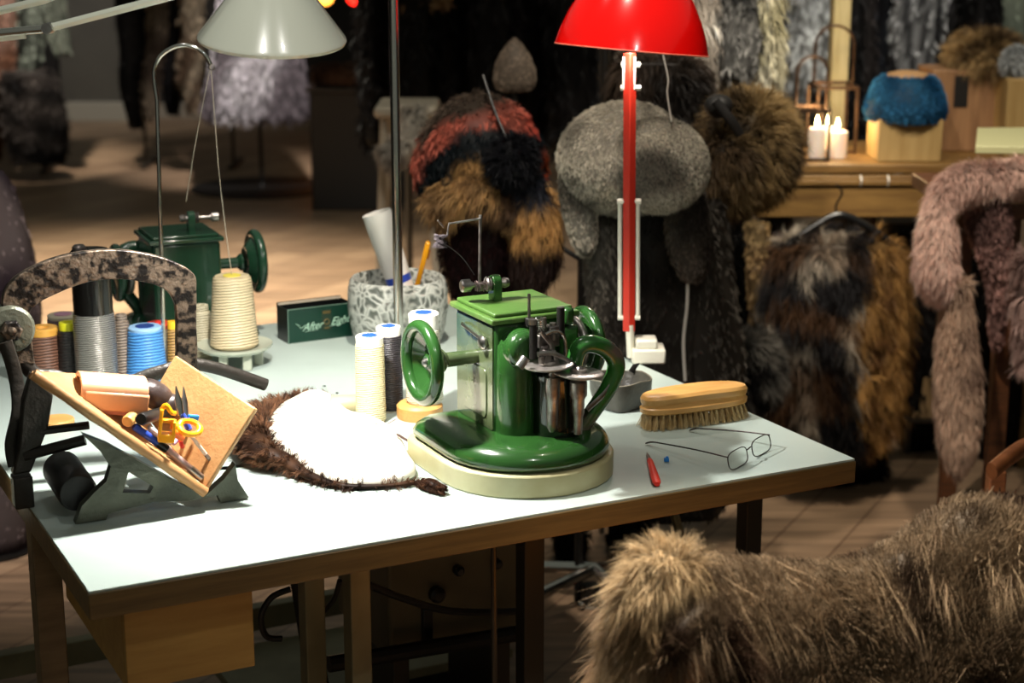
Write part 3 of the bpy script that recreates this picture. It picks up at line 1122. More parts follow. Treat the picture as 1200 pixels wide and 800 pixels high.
def stick(name, pxa, pxb, ya, yb, r, m, label, cat, cap=None, capm=None, prof=None, grp=None):
    a, b_ = SF.at(*pxa, ya), SF.at(*pxb, yb)
    h = (b_ - a).length
    if prof is None:
        prof = [(r * .8, 0), (r, r * .4), (r, h - r * .4), (r * .7, h)]
    else:
        prof = [(x_ * r, y_ * h) for x_, y_ in prof]
    if cap is None:
        o = obj(name, B().lathe(prof, 18, axis_M(a, b_)), m)
        return stand_thing(o, label, cat, grp)
    t = thing(name, label, cat, SO, SYAW, grp)
    obj('barrel', B().lathe(prof, 18, axis_M(a, b_)), m, t)
    obj(cap, B().lathe([(r * 1.12, h * .72), (r * 1.12, h * 1.0), (r * .7, h * 1.02)], 18, axis_M(a, b_)), capm, t)
    return t


BLUE = mat('blue_plastic', sr(40, 70, 170), .3)
LBLUE = mat('light_blue_plastic', sr(30, 130, 215), .35)
YEL = mat('yellow_plastic', sr(248, 168, 8), .35)
REDP = mat('red_plastic', sr(216, 44, 24), .35)
WOODL = wood_mat('light_wood', sr(214, 164, 96), sr(186, 132, 70), 8, .45, (2, 9, 9))
LILAC = mat('lilac_plastic', sr(176, 150, 190), .4)
stick('awl', (149, 494), (168, 478), -.012, .05, .0085, WOODL, 'round-ended wooden awl handle below the wallet in the tray', 'awl')
stick('felt_pen', (165, 491), (190, 484), -.014, .07, .009, M['black_plastic'], 'thick black round-ended pen beside the wooden awl in the tray', 'pen')
stick('marker_pen', (157, 499), (195, 526), -.006, -.004, .0055, BLUE, 'blue marker pen lying along the tray rim', 'pen', 'pen_cap', M['black_plastic'])
stick('seam_roller', (188, 520), (236, 560), -.004, -.008, .0052, mat('pink_metal', sr(196, 168, 164), .3, .5), 'pinkish silver tool at the bottom of the tray rim', 'tool', 'collar', M['steel'])
stick('crochet_hook', (222, 508), (248, 541), -.006, .0, .0028, mat('bone', sr(214, 190, 170), .4), 'thin pale stick with a dark tip leaning on the tray side', 'tool', 'tip', M['worn_steel'])
stick('pencil', (203, 520), (222, 498), .01, .05, .0032, LILAC, 'lilac pencil under the yellow plastic clips', 'pencil')
stick('pencil', (214, 524), (206, 500), .0, .04, .0030, REDP, 'red pencil behind the lilac pencil in the tray', 'pencil')
stick('screwdriver', (196, 532), (222, 548), .008, .01, .0035, M['steel'], 'small steel screwdriver beside the pinkish silver tool', 'tool')
stick('pen', (174, 500), (200, 520), .012, .016, .0035, M['white_plastic'], 'white pen behind the blue marker pen', 'pen')
# yellow clip: hollow block and loop handle
t = thing('plastic_clip', 'bright yellow hollow plastic clip on top of the tools in the tray', 'clip', SO, SYAW)
c = SF.at(196, 497, -.012)
CM = Matrix.Translation(c) @ Matrix.Rotation(R(8), 4, 'Y') @ Matrix.Rotation(R(-14), 4, 'Z')
b = B()
for (cc, d) in [((-.009, 0, 0), (.005, .02, .044)), ((.0095, 0, -.008), (.005, .02, .028)), ((0, 0, -.018), (.022, .02, .012)), ((0, .004, .004), (.022, .010, .005))]:
    b.box(cc, d, CM)
obj('body', b, YEL, t, bev=.0015)
obj('hook', B().tube(smooth_pts([(-.009, 0, .02), (-.004, -.002, .027), (.004, -.002, .018), (.010, 0, .016)], 4), .0035, 8, CM), YEL, t)
c = SF.at(222, 501, -.004)
t = thing('loop_handle', 'yellow-orange oval loop handle right of the hollow clip in the tray', 'handle', SO, SYAW)
obj('loop', B().torus(.013, .0042, 30, 10, Matrix.Translation(c) @ Matrix.Rotation(R(14), 4, 'Y') @ Matrix.Rotation(R(38), 4, 'X') @ Matrix.Diagonal((1.15, .9, 1, 1))), YEL, t)
obj('stem', B().tube([c + Vector((-.014, 0, .003)), c + Vector((-.026, .002, .006))], .005, 10), YEL, t)
# craft scissors: blades pointing up
t = thing('scissors', 'small scissors with pointed blades up and a blue handle leaning on the tray side', 'scissors', SO, SYAW)
for nm, a, b_, m_, w_ in (('blade', (206, 452), (212, 487), M['chrome'], .005), ('blade', (215, 453), (218, 490), M['steel'], .0045)):
    p_, q_ = SF.at(*a, .05), SF.at(*b_, .035)
    obj(nm, B().tube([p_, p_.lerp(q_, .5), q_], [(.0006, .0005), (w_, .0012), (w_, .0014)], 8), m_, t)
p_, q_ = SF.at(214, 486, .034), SF.at(222, 504, .02)
obj('handle', B().tube([p_, q_], [(.006, .003), (.006, .004)], 10), BLUE, t)
c = SF.at(226, 491, .03)
obj('handle', B().box(c, (.016, .006, .013), rot=(.1, .25, .2)), LBLUE, t, bev=.0015)
stick('orange_peg', (204, 506), (214, 514), -.01, .0, .005, mat('orange_plastic', sr(236, 110, 30), .4), 'small orange peg under the yellow loop handle', 'peg')

# thing on the table under the stand
c = T(67, 497)
o = obj('wooden_disc', B().lathe([(.026, 0), (.028, .002), (.028, .008), (.026, .010), (.006, .010)], 36), WOODL, loc=c)
tag(o, 'flat pale wooden disc on the table behind the iron stand\'s upright', 'disc')

# ================================================================== thread cones and reels
def zat(px, py, base):
    return Y(px, py, base.y).z - TZ


def cone(label, bpx, top, r0, r1, m, cap=None, base=None, hole=None, name='thread_cone', lift=0, capr=.8, caph=.012, grp=None, waist=0):
    P = T(*bpx)
    h = zat(bpx[0], top, P) - lift
    P.z += lift
    t = thing(name, label, 'thread', P, 0, grp)
    w_ = h - caph
    prof = [(r0 * .96, .003), (r0, .006)]
    for i in range(1, 10):
        u = i / 10
        prof.append((r0 * (1 - u) + r1 * u - waist * math.sin(PI * u) * r0, .006 + (w_ - .008) * u))
    prof += [(r1, w_ - .002), (r1 * .9, w_)]
    obj('winding', B().lathe(prof, 40), m, t)
    cm = cap if cap is not None else m
    obj('spool', B().lathe([(r0 * .9, 0), (r0 * .9, .003)], 32), cm, t)
    obj('spool_top', B().lathe([(r1 * capr * .97, w_ - .001), (r1 * capr, h - .002), (r1 * capr * .94, h), (r1 * .42, h), (r1 * .36, h - .006)], 32), cm, t)
    if hole is not None:
        obj('spool_core', B().lathe([(r1 * .55, h - .001), (r1 * .55, h + .0012), (r1 * .3, h + .0012)], 28), hole, t)
    return t


CREAM = thread_mat('cream_thread', sr(232, 220, 178), sr(190, 176, 132), .55, 90)
WHITE = mat('cone_white', sr(238, 236, 226), .4)
BLUEC = mat('cone_blue', sr(38, 84, 200), .4)
cone('cream thread cone with a white top and blue core, frontmost beside the hand wheel', (435, 494), 393, .0245, .0232, CREAM, WHITE, hole=BLUEC, capr=.98, caph=.013)
cone('black thread cone with a white top and blue core, right behind the cream cone', (457, 480), 382, .0225, .0215, thread_mat('black_thread', sr(48, 44, 50), sr(14, 13, 16), .4, 90), WHITE, hole=BLUEC, capr=.95, caph=.014)
WD = T(492, 488)
o = obj('round_wooden_block', B().lathe([(.037, 0), (.038, .004), (.038, .020), (.034, .024), (.006, .024)], 40), WOODL, loc=WD)
tag(o, 'round tan wooden block under the white cone left of the green machine', 'block')
cone('white thread cone with blue core standing on the round wooden block behind the hand wheel', (498, 487), 366, .031, .025, thread_mat('white_thread', sr(222, 218, 198), sr(190, 186, 164), .5, 90), WHITE, hole=BLUEC, lift=.0245, capr=1.0, caph=.026)

# cream twine cone on a round plate stand
PB = T(276, 428)
pz = zat(276, 404, PB)
t = thing('plate_stand', 'pale round metal plate on short feet carrying the big twine cone', 'stand', PB)
ps = mat('pale_enamel', sr(168, 172, 154), .3, coat=.3)
obj('plate', B().lathe([(.02, pz - .008), (.060, pz - .008), (.068, pz - .002), (.069, pz + .003), (.066, pz + .002), (.058, pz - .003), (.02, pz - .003)], 48), ps, t)
for a in (-60, 60, 180, 0):
    obj('foot', B().box((.043 * math.cos(R(a - 50)), .043 * math.sin(R(a - 50)), (pz - .008) / 2), (.016, .016, pz - .008)), ps, t, bev=.002)
h = zat(270, 321, PB) - pz
t = thing('thread_cone', 'large tapering beige twine cone with a yellow core standing on the pale plate', 'thread', PB + Vector((0, 0, pz - .003)))
TW_M = thread_mat('beige_twine', sr(206, 190, 154), sr(180, 164, 130), .45, 60)
prof = [(.040, .002), (.044, .006)] + [(.044 - .009 * i / 12, .006 + (h - .008) * i / 12) for i in range(1, 12)] + [(.034, h - .003), (.031, h)]
obj('winding', B().lathe(prof, 44), TW_M, t)
obj('spool', B().lathe([(.016, h - .002), (.016, h + .0015), (.008, h + .0015)], 24), mat('yellow_core', sr(222, 206, 84), .5), t)

cone('off-white thread reel standing behind the pale plate beside the iron handle', (238, 420), 357, .0185, .0175, thread_mat('offwhite_thread', sr(214, 206, 178), sr(164, 154, 124), .5, 70), None)
cone('bright blue thread cone behind the tray', (173, 446), 382, .037, .030, thread_mat('blue_thread', sr(84, 156, 222), sr(40, 104, 176), .45, 60), mat('cone_lightblue', sr(150, 190, 226), .4), hole=mat('navy_core', sr(30, 60, 130), .4), capr=.97, caph=.006)
# tall grey thread tube with black upper part
P = T(115, 456)
h = zat(115, 292, P)
t = thing('thread_tube', 'tall tube wound with grey metallic thread under a black upper half', 'thread', P)
zt_ = zat(115, 366, P)
obj('winding', B().lathe([(.033, 0), (.036, .004), (.036, zt_ * .85), (.0345, zt_)], 44), thread_mat('grey_thread', sr(176, 172, 164), sr(92, 88, 84), .3, 85, .6), t)
obj('core_tube', B().lathe([(.0335, zt_ - .002), (.0335, h - .004), (.030, h), (.01, h)], 44), mat('black_gloss', sr(14, 13, 12), .2, coat=.4), t, label='glossy black upper tube')
obj('lid_knob', B().lathe([(.012, h - .002), (.012, h + .004), (.008, h + .008), (.003, h + .009)], 20, Matrix.Translation((-.018, 0, 0))), M['worn_steel'], t)
cone('brown thread reel with an orange-yellow flange, leftmost behind the iron stand', (55, 452), 383, .0275, .026, thread_mat('brown_thread', sr(132, 92, 72), sr(76, 50, 40), .5, 60), mat('cone_amber', sr(232, 172, 78), .35), hole=None, capr=1.0, caph=.012)
cone('wide reel of dull violet thread behind the brown and black reels', (78, 436), 368, .029, .028, thread_mat('violet_thread', sr(128, 104, 112), sr(84, 66, 74), .5, 60), mat('cone_cream', sr(212, 200, 176), .4), hole=mat('pink_core', sr(206, 150, 178), .4), capr=.98, caph=.006)
cone('black thread reel with a bright yellow cap beside the tall grey tube', (84, 452), 377, .021, .018, thread_mat('black2_thread', sr(36, 30, 28), sr(12, 10, 10), .45, 60), mat('cone_yellow', sr(216, 214, 40), .4), capr=.85, caph=.014)
cone('thin beige twine reel between the grey tube and the blue cone', (146, 446), 368, .016, .013, thread_mat('taupe_thread', sr(150, 134, 118), sr(96, 84, 76), .5, 60), None)
cone('white thread reel with a red rim behind the blue cone', (189, 434), 378, .024, .0235, thread_mat('white2_thread', sr(206, 200, 188), sr(160, 152, 140), .5, 60), mat('cone_red', sr(214, 52, 40), .35), capr=1.0, caph=.008)
cone('narrow golden-brown reel with a yellow cap beside the iron handle', (205, 440), 376, .013, .010, thread_mat('gold_thread', sr(178, 138, 74), sr(120, 88, 44), .5, 60), mat('cone_gold', sr(232, 186, 42), .4), capr=.9, caph=.014)

# ================================================================== thread stand: thin bent rod with its threads
P = T(193, 444)
t = thing('thread_stand', 'thin bent steel rod rising behind the blue cone with threads hanging from its hook', 'thread stand', P)
zt1 = zat(181, 96, P)
x1 = Y(183, 96, P.y).x - P.x
arc = [(181, 96), (181, 80), (188, 66), (202, 56), (218, 53), (233, 58), (243, 68), (247, 76)]
pts = [Vector((0, 0, .004)), Vector((Y(183, 96, P.y).x - P.x, 0, zt1 - .03))] + [Y(a, b_, P.y) - P for a, b_ in arc]
obj('rod', B().tube([pts[0], pts[0].lerp(pts[1], .5)] + smooth_pts(pts[1:], 4), .0036, 12), M['chrome'], t)
obj('foot', B().lathe([(.02, 0), (.02, .003), (.007, .005), (.005, .018)], 24), M['worn_steel'], t)
hk = Y(247, 76, P.y) - P
obj('eyelet', B().torus(.0045, .0014, 20, 8, Matrix.Translation(hk + Vector((.001, 0, -.004))) @ Matrix.Rotation(R(90), 4, 'X')), M['worn_steel'], t)
TH = mat('thread_white', sr(206, 196, 176), .6)
end = T(270, 428) + Vector((0, 0, pz + h)) - P
pe = Vector((PB.x, PB.y, TZ + zat(270, 321, PB))) - P
obj('thread', B().tube(smooth_pts([hk, hk.lerp(pe, .45) + Vector((-.004, 0, -.006)), hk.lerp(pe, .8) + Vector((-.003, 0, 0)), pe], 6), .0007, 6), TH, t)
pm = Y(218, 236, 3.05) - P
obj('thread', B().tube(smooth_pts([hk, hk.lerp(pm, .5) + Vector((-.003, 0, -.004)), pm], 6), .0006, 6), TH, t)

# ================================================================== mint box, carved pot and what stands in it
BP0, BP1, BP2 = T(338, 403), T(416, 393), T(320, 396.5)
byaw = math.atan2(BP1.y - BP0.y, BP1.x - BP0.x)
bh = zat(338, 363, BP0)
bw, bd = (T(413, 393.5) - BP0).length, .055
t = thing('mint_box', 'open dark green chocolate mint carton left of the carved pot', 'box', BP0, byaw)
GB = mat('green_card', sr(14, 58, 44), .3, c2=sr(10, 42, 32), vscale=8)
GK = mat('black_card', sr(20, 22, 22), .35)
b = B()
th = .0015
obj('front_panel', B().box((bw / 2, th / 2, bh / 2), (bw, th, bh)), GB, t, label='dark green printed front')
b.box((bw / 2, bd - th / 2, bh / 2 + .002), (bw, th, bh + .004)).box((th / 2, bd / 2, bh / 2), (th, bd - 2 * th, bh)).box((bw - th / 2, bd / 2, bh / 2), (th, bd - 2 * th, bh)).box((bw / 2, bd / 2, th / 2), (bw - 2 * th, bd - 2 * th, th))
obj('carton', b, GK, t)
obj('rim_line', B().box((bw / 2, -.0003, bh - .0006), (bw, .0008, .0012)).box((.0006, -.0003, bh / 2), (.0012, .0008, bh)), mat('pale_line', sr(112, 140, 124), .4), t)
obj('inner_flap', B().box((bw / 2, bd - .004, bh + .001), (bw * .98, .003, .004)), mat('cream_card', sr(196, 184, 164), .6), t)
em = mat('emblem_gold', sr(112, 96, 58), .35, .4)
obj('emblem', B().box((bw * .60, -.0004, bh * .58), (.020, .0008, bh * .6)), mat('emblem_panel', sr(34, 54, 40), .4), t)
obj('emblem_mark', B().torus(.0052, .0011, 24, 6, Matrix.Translation((bw * .60, -.001, bh * .52)) @ Matrix.Rotation(R(90), 4, 'X'))
    .box((bw * .60, -.001, bh * .80), (.016, .0008, .005)).box((bw * .60, -.001, bh * .34), (.010, .0008, .003)), em, t)
LET = mat('lettering', sr(176, 214, 190), .4)


def text_obj(name, s, size, M4, parent, m, shear=0, ext=.0002):
    cu = bpy.data.curves.new(name, 'FONT')
    cu.body = s
    cu.size = size
    cu.shear = shear
    cu.extrude = ext
    cu.align_x = 'CENTER'
    cu.align_y = 'CENTER'
    cu.resolution_u = 3
    tmp = bpy.data.objects.new('tmp', cu)
    col.objects.link(tmp)
    dg = bpy.context.evaluated_depsgraph_get()
    me = bpy.data.meshes.new_from_object(tmp.evaluated_get(dg))
    bpy.data.objects.remove(tmp)
    me.transform(M4)
    me.name = name
    me.materials.clear()
    me.materials.append(m)
    o = bpy.data.objects.new(name, me)
    col.objects.link(o)
    o.parent = parent
    return o


UP = Matrix.Rotation(R(90), 4, 'X')
text_obj('lettering', 'After', .0205, Matrix.Translation((bw * .37, -.0016, bh * .44)) @ UP @ Matrix.Rotation(R(4), 4, 'Z') @ Matrix.Diagonal((.95, 1, 1, 1)), t, LET, .55)
text_obj('lettering', 'Eight', .0205, Matrix.Translation((bw * .80, -.0016, bh * .52)) @ UP @ Matrix.Rotation(R(4), 4, 'Z') @ Matrix.Diagonal((.95, 1, 1, 1)), t, LET, .55)
obj('flourish', B().tube(smooth_pts([(bw * .12, -.001, bh * .56), (bw * .17, -.001, bh * .50), (bw * .20, -.001, bh * .42), (bw * .27, -.001, bh * .50)], 5), .0005, 6)
    .tube([(bw * .26, -.001, bh * .30), (bw * .46, -.001, bh * .33)], .0004, 6).tube([(bw * .64, -.001, bh * .38), (bw * .88, -.001, bh * .42)], .0004, 6), LET, t)

# carved pot
pm_ = bpy.data.materials.new('carved_pot')
nt, p = nodes_of(pm_)
tc = nt.nodes.new('ShaderNodeTexCoord')
nz = nt.nodes.new('ShaderNodeTexNoise')
nz.inputs['Scale'].default_value = 22
mixv = nt.nodes.new('ShaderNodeMix')
mixv.data_type = 'VECTOR'
mixv.inputs['Factor'].default_value = .06
nt.links.new(tc.outputs['Object'], nz.inputs['Vector'])
nt.links.new(tc.outputs['Object'], mixv.inputs['A'])
nt.links.new(nz.outputs['Color'], mixv.inputs['B'])
vo = nt.nodes.new('ShaderNodeTexVoronoi')
vo.feature = 'DISTANCE_TO_EDGE'
vo.inputs['Scale'].default_value = 54
nt.links.new(mixv.outputs['Result'], vo.inputs['Vector'])
cr = nt.nodes.new('ShaderNodeValToRGB')
cr.color_ramp.elements[0].position = .03
cr.color_ramp.elements[0].color = (*sr(188, 190, 182), 1)
cr.color_ramp.elements[1].position = .28
cr.color_ramp.elements[1].color = (*sr(92, 96, 90), 1)
nt.links.new(vo.outputs['Distance'], cr.inputs[0])
nt.links.new(cr.outputs[0], p.inputs['Base Color'])
bp = nt.nodes.new('ShaderNodeBump')
bp.invert = True
bp.inputs['Strength'].default_value = 1
bp.inputs['Distance'].default_value = .006
nt.links.new(vo.outputs['Distance'], bp.inputs['Height'])
nt.links.new(bp.outputs[0], p.inputs['Normal'])
p.inputs['Roughness'].default_value = .45
PP = T(467, 400)
ph = zat(467, 324, PP)
rr0 = 58.5 * PP.y / 2000 * 1.03
t = thing('carved_pot', 'round grey pot with a deeply carved white-ridged pattern holding a paper roll', 'pot', PP)
pr_ = [(rr0 * .80, 0), (rr0 * .86, .004), (rr0 * .94, ph * .25), (rr0, ph * .55), (rr0 * .99, ph * .82), (rr0 * .95, ph * .96), (rr0 * .90, ph), (rr0 * .86, ph * .97), (rr0 * .86, ph * .5), (rr0 * .8, .02), (rr0 * .3, .015)]
obj('body', B().lathe(pr_, 64), pm_, t, smooth=60)
# paper roll
a_, b__ = Y(468, 330, PP.y + .03), Y(441, 249, PP.y + .03)
o = thing('paper_roll', 'white sheet of paper rolled into a tube standing in the carved pot', 'paper', PP)
ax_ = axis_M(a_ - PP, b__ - PP)
hL = (b__ - a_).length
obj('sheet', B().lathe([(.024, -.045), (.0285, hL), (.0275, hL), (.023, -.045)], 36, ax_, caps=False), mat('paper', sr(224, 222, 216), .7), o)
obj('blue_stripe', B().lathe([(.0252, 0), (.0256, .014)], 36, ax_, caps=False), BLUE, o, label='printed blue stripe')
a_, b__ = Y(490, 330, PP.y + .01), Y(502, 283, PP.y + .01)
o = thing('utility_knife', 'amber-yellow plastic knife handle sticking out of the carved pot', 'knife', PP)
AMB = mat('amber_plastic', sr(222, 150, 20), .25, coat=.4)
kk = axis_M(a_ - PP, b__ - PP)
hk_ = (b__ - a_).length
obj('handle', B().box((0, 0, hk_ / 2 - .02), (.010, .022, hk_ + .04), kk @ Matrix.Rotation(R(90), 4, 'Z')), AMB, o, bev=.003)
obj('slider', B().box((0, -.0065, hk_ * .7), (.008, .004, .018), kk), mat('amber_dark', sr(150, 84, 10), .4), o, bev=.001)

# chrome pole standing on the table behind the cones
P = T(468, 427)
t = thing('chrome_pole', 'tall chrome pole rising from the table in front of the carved pot', 'pole', P)
obj('tube', B().lathe([(.0088, .002), (.0088, 1.35)], 24), M['chrome'], t)
obj('collar', B().lathe([(.0098, 1.00), (.0098, 1.34)], 24), M['steel'], t)
obj('foot', B().lathe([(.026, 0), (.026, .004), (.012, .007), (.011, .02)], 30), M['steel'], t)

# ================================================================== pelt lying skin side up
OUT = [(300, 505), (316, 492), (335, 478), (362, 466), (385, 470), (398, 483), (412, 494), (440, 500), (460, 510), (471, 524), (480, 543), (487, 556), (480, 564), (455, 570),
       (407, 573), (372, 563), (347, 548), (325, 527), (308, 512)]
LEA = mat('pale_skin', sr(236, 232, 218), .55, c2=sr(224, 216, 196), vscale=9, bump=.25, bscale=30)


def ring_at(pxs, z, k, c0):
    return [tuple(c0 + (T(a, b_, TZ) - c0) * k + Vector((0, 0, z))) for a, b_ in pxs]


c0 = T(400, 525, TZ)
sm = [(v.x, v.y) for v in smooth_pts([Vector((a, b_, 0)) for a, b_ in OUT], 3, closed=True)]
b = B().rings([ring_at(sm, .004, 1.0, c0), ring_at(sm, .013, 1.0, c0), ring_at(sm, .020, .93, c0), ring_at(sm, .0215, .7, c0), ring_at(sm, .019, .4, c0), ring_at(sm, .018, .1, c0)], caps=True)
b.v = [(x, y, z + (.003 * mnoise.noise((x * 14, y * 14, 0)) if z > TZ + .006 else 0)) for x, y, z in b.v]
pt = thing('fur_pelt', 'small brown fur pelt lying white skin side up in the middle of the table', 'pelt', c0)
b.v = [(x - c0.x, y - c0.y, z - c0.z) for x, y, z in b.v]
obj('skin', b, LEA, pt, smooth=70, label='white tanned skin side')
BROWN1, BROWN2 = sr(122, 86, 62), sr(58, 38, 28)
# fur rim following the left and top edge, thicker at the left
path = [(394, 478, .004), (370, 467, .006), (340, 476, .010), (312, 492, .016), (296, 512, .022), (296, 535, .024), (312, 548, .020), (335, 553, .014), (360, 563, .008), (400, 573, .005), (450, 573, .004), (486, 569, .005)]
pts = smooth_pts([T(a, b_, TZ) - c0 + Vector((0, 0, r_ * 1.15)) for a, b_, r_ in path], 4)
rad = interp([r_ for _, _, r_ in path], 4)
fb = B().tube(pts, [(r_ * .8, r_ * 1.25) for r_ in rad], 12, up=(0, 0, 1))
cc = np.array(c0)


def outward(P_):
    d = P_ - np.array((.02, .01, 0))
    d[:, 2] = -.002
    return d / np.linalg.norm(d, axis=1)[:, None]


fur('fur_side', fb, .016, 9000, two(BROWN1, BROWN2, 60, 3, 2.0), comb=outward, lie=.5, width=.0007, parent=pt, seed=5, label='brown fur showing round the edge')
a_, b__ = T(488, 570) - c0, T(518, 580) - c0
fb = B().tube([a_ + Vector((0, 0, .006)), a_.lerp(b__, .5) + Vector((0, 0, .009)), b__ + Vector((0, 0, .008))], [.004, .0085, .007], 14)
fur('paw', fb, .009, 2200, two(sr(96, 64, 46), sr(40, 26, 20), 80, 4, 2.0), comb=(1, -.1, 0), lie=.8, width=.0006, parent=pt, seed=6, label='dark brown paw end')
SCR = mat('dark_scrap', sr(70, 48, 40), .6)
for i, (pp, lab) in enumerate((([(465, 526), (478, 534), (492, 541), (505, 546)], 'thin dark leather strip lying left of the cream plinth'),
                               ([(480, 529), (494, 538), (502, 549), (506, 551)], 'short dark leather strip nearest the cream plinth'))):
    q = [T(a, b_) + Vector((0, 0, .0245 - i * .002)) for a, b_ in pp]
    o = obj('leather_strip', B().tube(smooth_pts(q, 4), [(.0006, .0006)] + [(.0012, .003)] * 11 + [(.001, .004)], 8), SCR, center=True)
    tag(o, lab, 'scrap')
b = B().tube(smooth_pts([T(440, 513) + Vector((0, 0, .0235)), T(452, 514) + Vector((0, 0, .024)), T(464, 508) + Vector((0, 0, .024))], 4), .0005, 5)
tag(obj('thread_snippet', b, mat('brown_snip', sr(130, 96, 84), .7), center=True), 'short brown thread snippet on the white skin behind the leather strips', 'thread')
P = T(403, 484)
o = obj('beige_tape_roll', B().lathe([(.006, 0), (.014, .001), (.015, .004), (.015, .042), (.014, .045), (.006, .045)], 28, axis_M((-.022, 0, .015), (1, .15, .015))), mat('beige_tape', sr(186, 172, 132), .5), loc=P)
tag(o, 'short beige roll lying left of the cream thread cone', 'roll')
o.name = 'tape_roll'
for i, (a, b_) in enumerate(((365, 459), (380, 453), (395, 461))):
    P = T(a, b_)
    o = obj('dust_crumb', B().ellip((0, 0, .0012), (.004 - .0006 * i, .0014, .0012), 10, 6), M['black_rubber'], loc=P)
    tag(o, 'tiny dark crumb on the table behind the white pelt', 'crumb', 'crumbs behind the pelt')

# ================================================================== leather bowl, brush, glasses, scalpel, pin
P = T(727, 476)
DB = mat('bowl_leather', sr(74, 72, 64), .4, c2=sr(52, 50, 45), vscale=20, bump=.3, bscale=120)


def sq_ring(rx, ry, z, e, yaw=0, n=40, lift=0):
    o = []
    for i in range(n):
        a = 2 * PI * i / n
        c_, s_ = math.cos(a), math.sin(a)
        x = rx * abs(c_) ** e * (1 if c_ > 0 else -1)
        y = ry * abs(s_) ** e * (1 if s_ > 0 else -1)
        zz = z + lift * abs(math.sin(2 * (a))) 
        o.append((x * math.cos(yaw) - y * math.sin(yaw), x * math.sin(yaw) + y * math.cos(yaw), zz))
    return o


bl = thing('leather_bowl', 'dark grey folded leather bowl with creased corners behind the green machine', 'bowl', P)
rs = [sq_ring(.030, .030, 0, .45, R(40)), sq_ring(.036, .036, .002, .45, R(40)), sq_ring(.046, .044, .030, .6, R(40)), sq_ring(.050, .048, .052, .8, R(40), lift=-.004), sq_ring(.0475, .0455, .052, .8, R(40), lift=-.004),
      sq_ring(.042, .040, .028, .7, R(40)), sq_ring(.030, .030, .006, .6, R(40))]
obj('shell', B().rings(rs), DB, bl, smooth=50)
rim = sq_ring(.0492, .0472, .0525, .8, R(40), lift=-.004)
obj('rim_piping', B().tube(rim, .0011, 8, closed=True), mat('bowl_piping', sr(118, 112, 98), .4), bl)
obj('corner_tab', B().tube([(.020, .036, .050), (.026, .038, .060), (.034, .040, .064)], [(.006, .001), (.005, .001), (.001, .001)], 8), M['black_rubber'], bl)

B0, B1 = T(762, 509), T(884, 492)
yb_ = math.atan2(B1.y - B0.y, B1.x - B0.x)
BL = (B1 - B0).length
BF = Frame(B0, yb_)
br = thing('bristle_brush', 'wooden-backed bristle brush standing on its bristles at the table\'s right end', 'brush', B0, yb_)
bt = BF.at(820, 476, 0).z
topz = BF.at(820, 450, 0.03).z
hw = .030
bt = .026
HB = wood_mat('beech', sr(226, 174, 104), sr(204, 148, 78), 5, .35, (3, 30, 30), .05)


def brush_ring(z, ins, cx=BL / 2, cy=.030):
    o = []
    for i in range(48):
        a = 2 * PI * i / 48
        c_, s_ = math.cos(a), math.sin(a)
        x = (BL / 2 - ins) * abs(c_) ** .62 * (1 if c_ > 0 else -1)
        y = (hw - ins) * abs(s_) ** .8 * (1 if s_ > 0 else -1)
        o.append((cx + x, cy + y, z + .004 * (1 - (x / (BL / 2)) ** 2) * (1 if z > bt + .012 else 0)))
    return o


obj('handle', B().rings([brush_ring(bt, .003), brush_ring(bt + .002, .0005), brush_ring(bt + .009, .0), brush_ring(bt + .011, .0022), brush_ring(bt + .014, .0030), brush_ring(bt + .017, .0012),
                         brush_ring(bt + .024, .0005), brush_ring(bt + .029, .004), brush_ring(bt + .031, .012)]), HB, br, smooth=28)
rb = np.random.default_rng(3)
b = B()
nx, ny = 19, 6
for i in range(nx):
    for j in range(ny):
        u, v = (i + .5) / nx, (j + .5) / ny
        x = BL * (.03 + .94 * u)
        hw_l = (hw - .005) * min(1, (1 - abs(2 * u - 1) ** 3) + .35)
        y = .030 + (2 * v - 1) * hw_l
        for k in range(16):
            a = rb.uniform(0, 2 * PI)
            r0, r1 = rb.uniform(0, .0018), rb.uniform(.001, .0062)
            lean = Vector(((2 * u - 1) * .006, (2 * v - 1) * .006, 0))
            p0 = Vector((x + r0 * math.cos(a), y + r0 * math.sin(a), bt + .001))
            p1 = Vector((x + r1 * math.cos(a), y + r1 * math.sin(a), rb.uniform(0.0004, .003))) + lean
            b.tube([p0, p1], [.00055, .00035], 3, caps=False)
fbm = mat('bristle', sr(232, 206, 156), .6, c2=sr(196, 164, 112), vscale=60)
obj('bristles', b, fbm, br)['kind'] = 'stuff'

# glasses
G0, G1 = T(857, 554), T(906, 527)
gy = math.atan2(G1.y - G0.y, G1.x - G0.x)
GW = (G1 - G0).length
gl = thing('eyeglasses', 'thin wire-framed glasses with open temples lying in front of the brush', 'glasses', G0, gy)
GFm = mat('glasses_metal', sr(40, 26, 22), .3, .4)
GF = Frame(G0, gy)
gh = .027


def lens_loop(x0, x1, z0, z1):
    o = []
    for i in range(32):
        a = 2 * PI * i / 32
        c_, s_ = math.cos(a), math.sin(a)
        o.append(((x0 + x1) / 2 + (x1 - x0) / 2 * abs(c_) ** .6 * (1 if c_ > 0 else -1), 0.002 + .25 * ((z0 + z1) / 2 + (z1 - z0) / 2 * abs(s_) ** .6 * (1 if s_ > 0 else -1)), (z0 + z1) / 2 + (z1 - z0) / 2 * abs(s_) ** .6 * (1 if s_ > 0 else -1)))
    return o


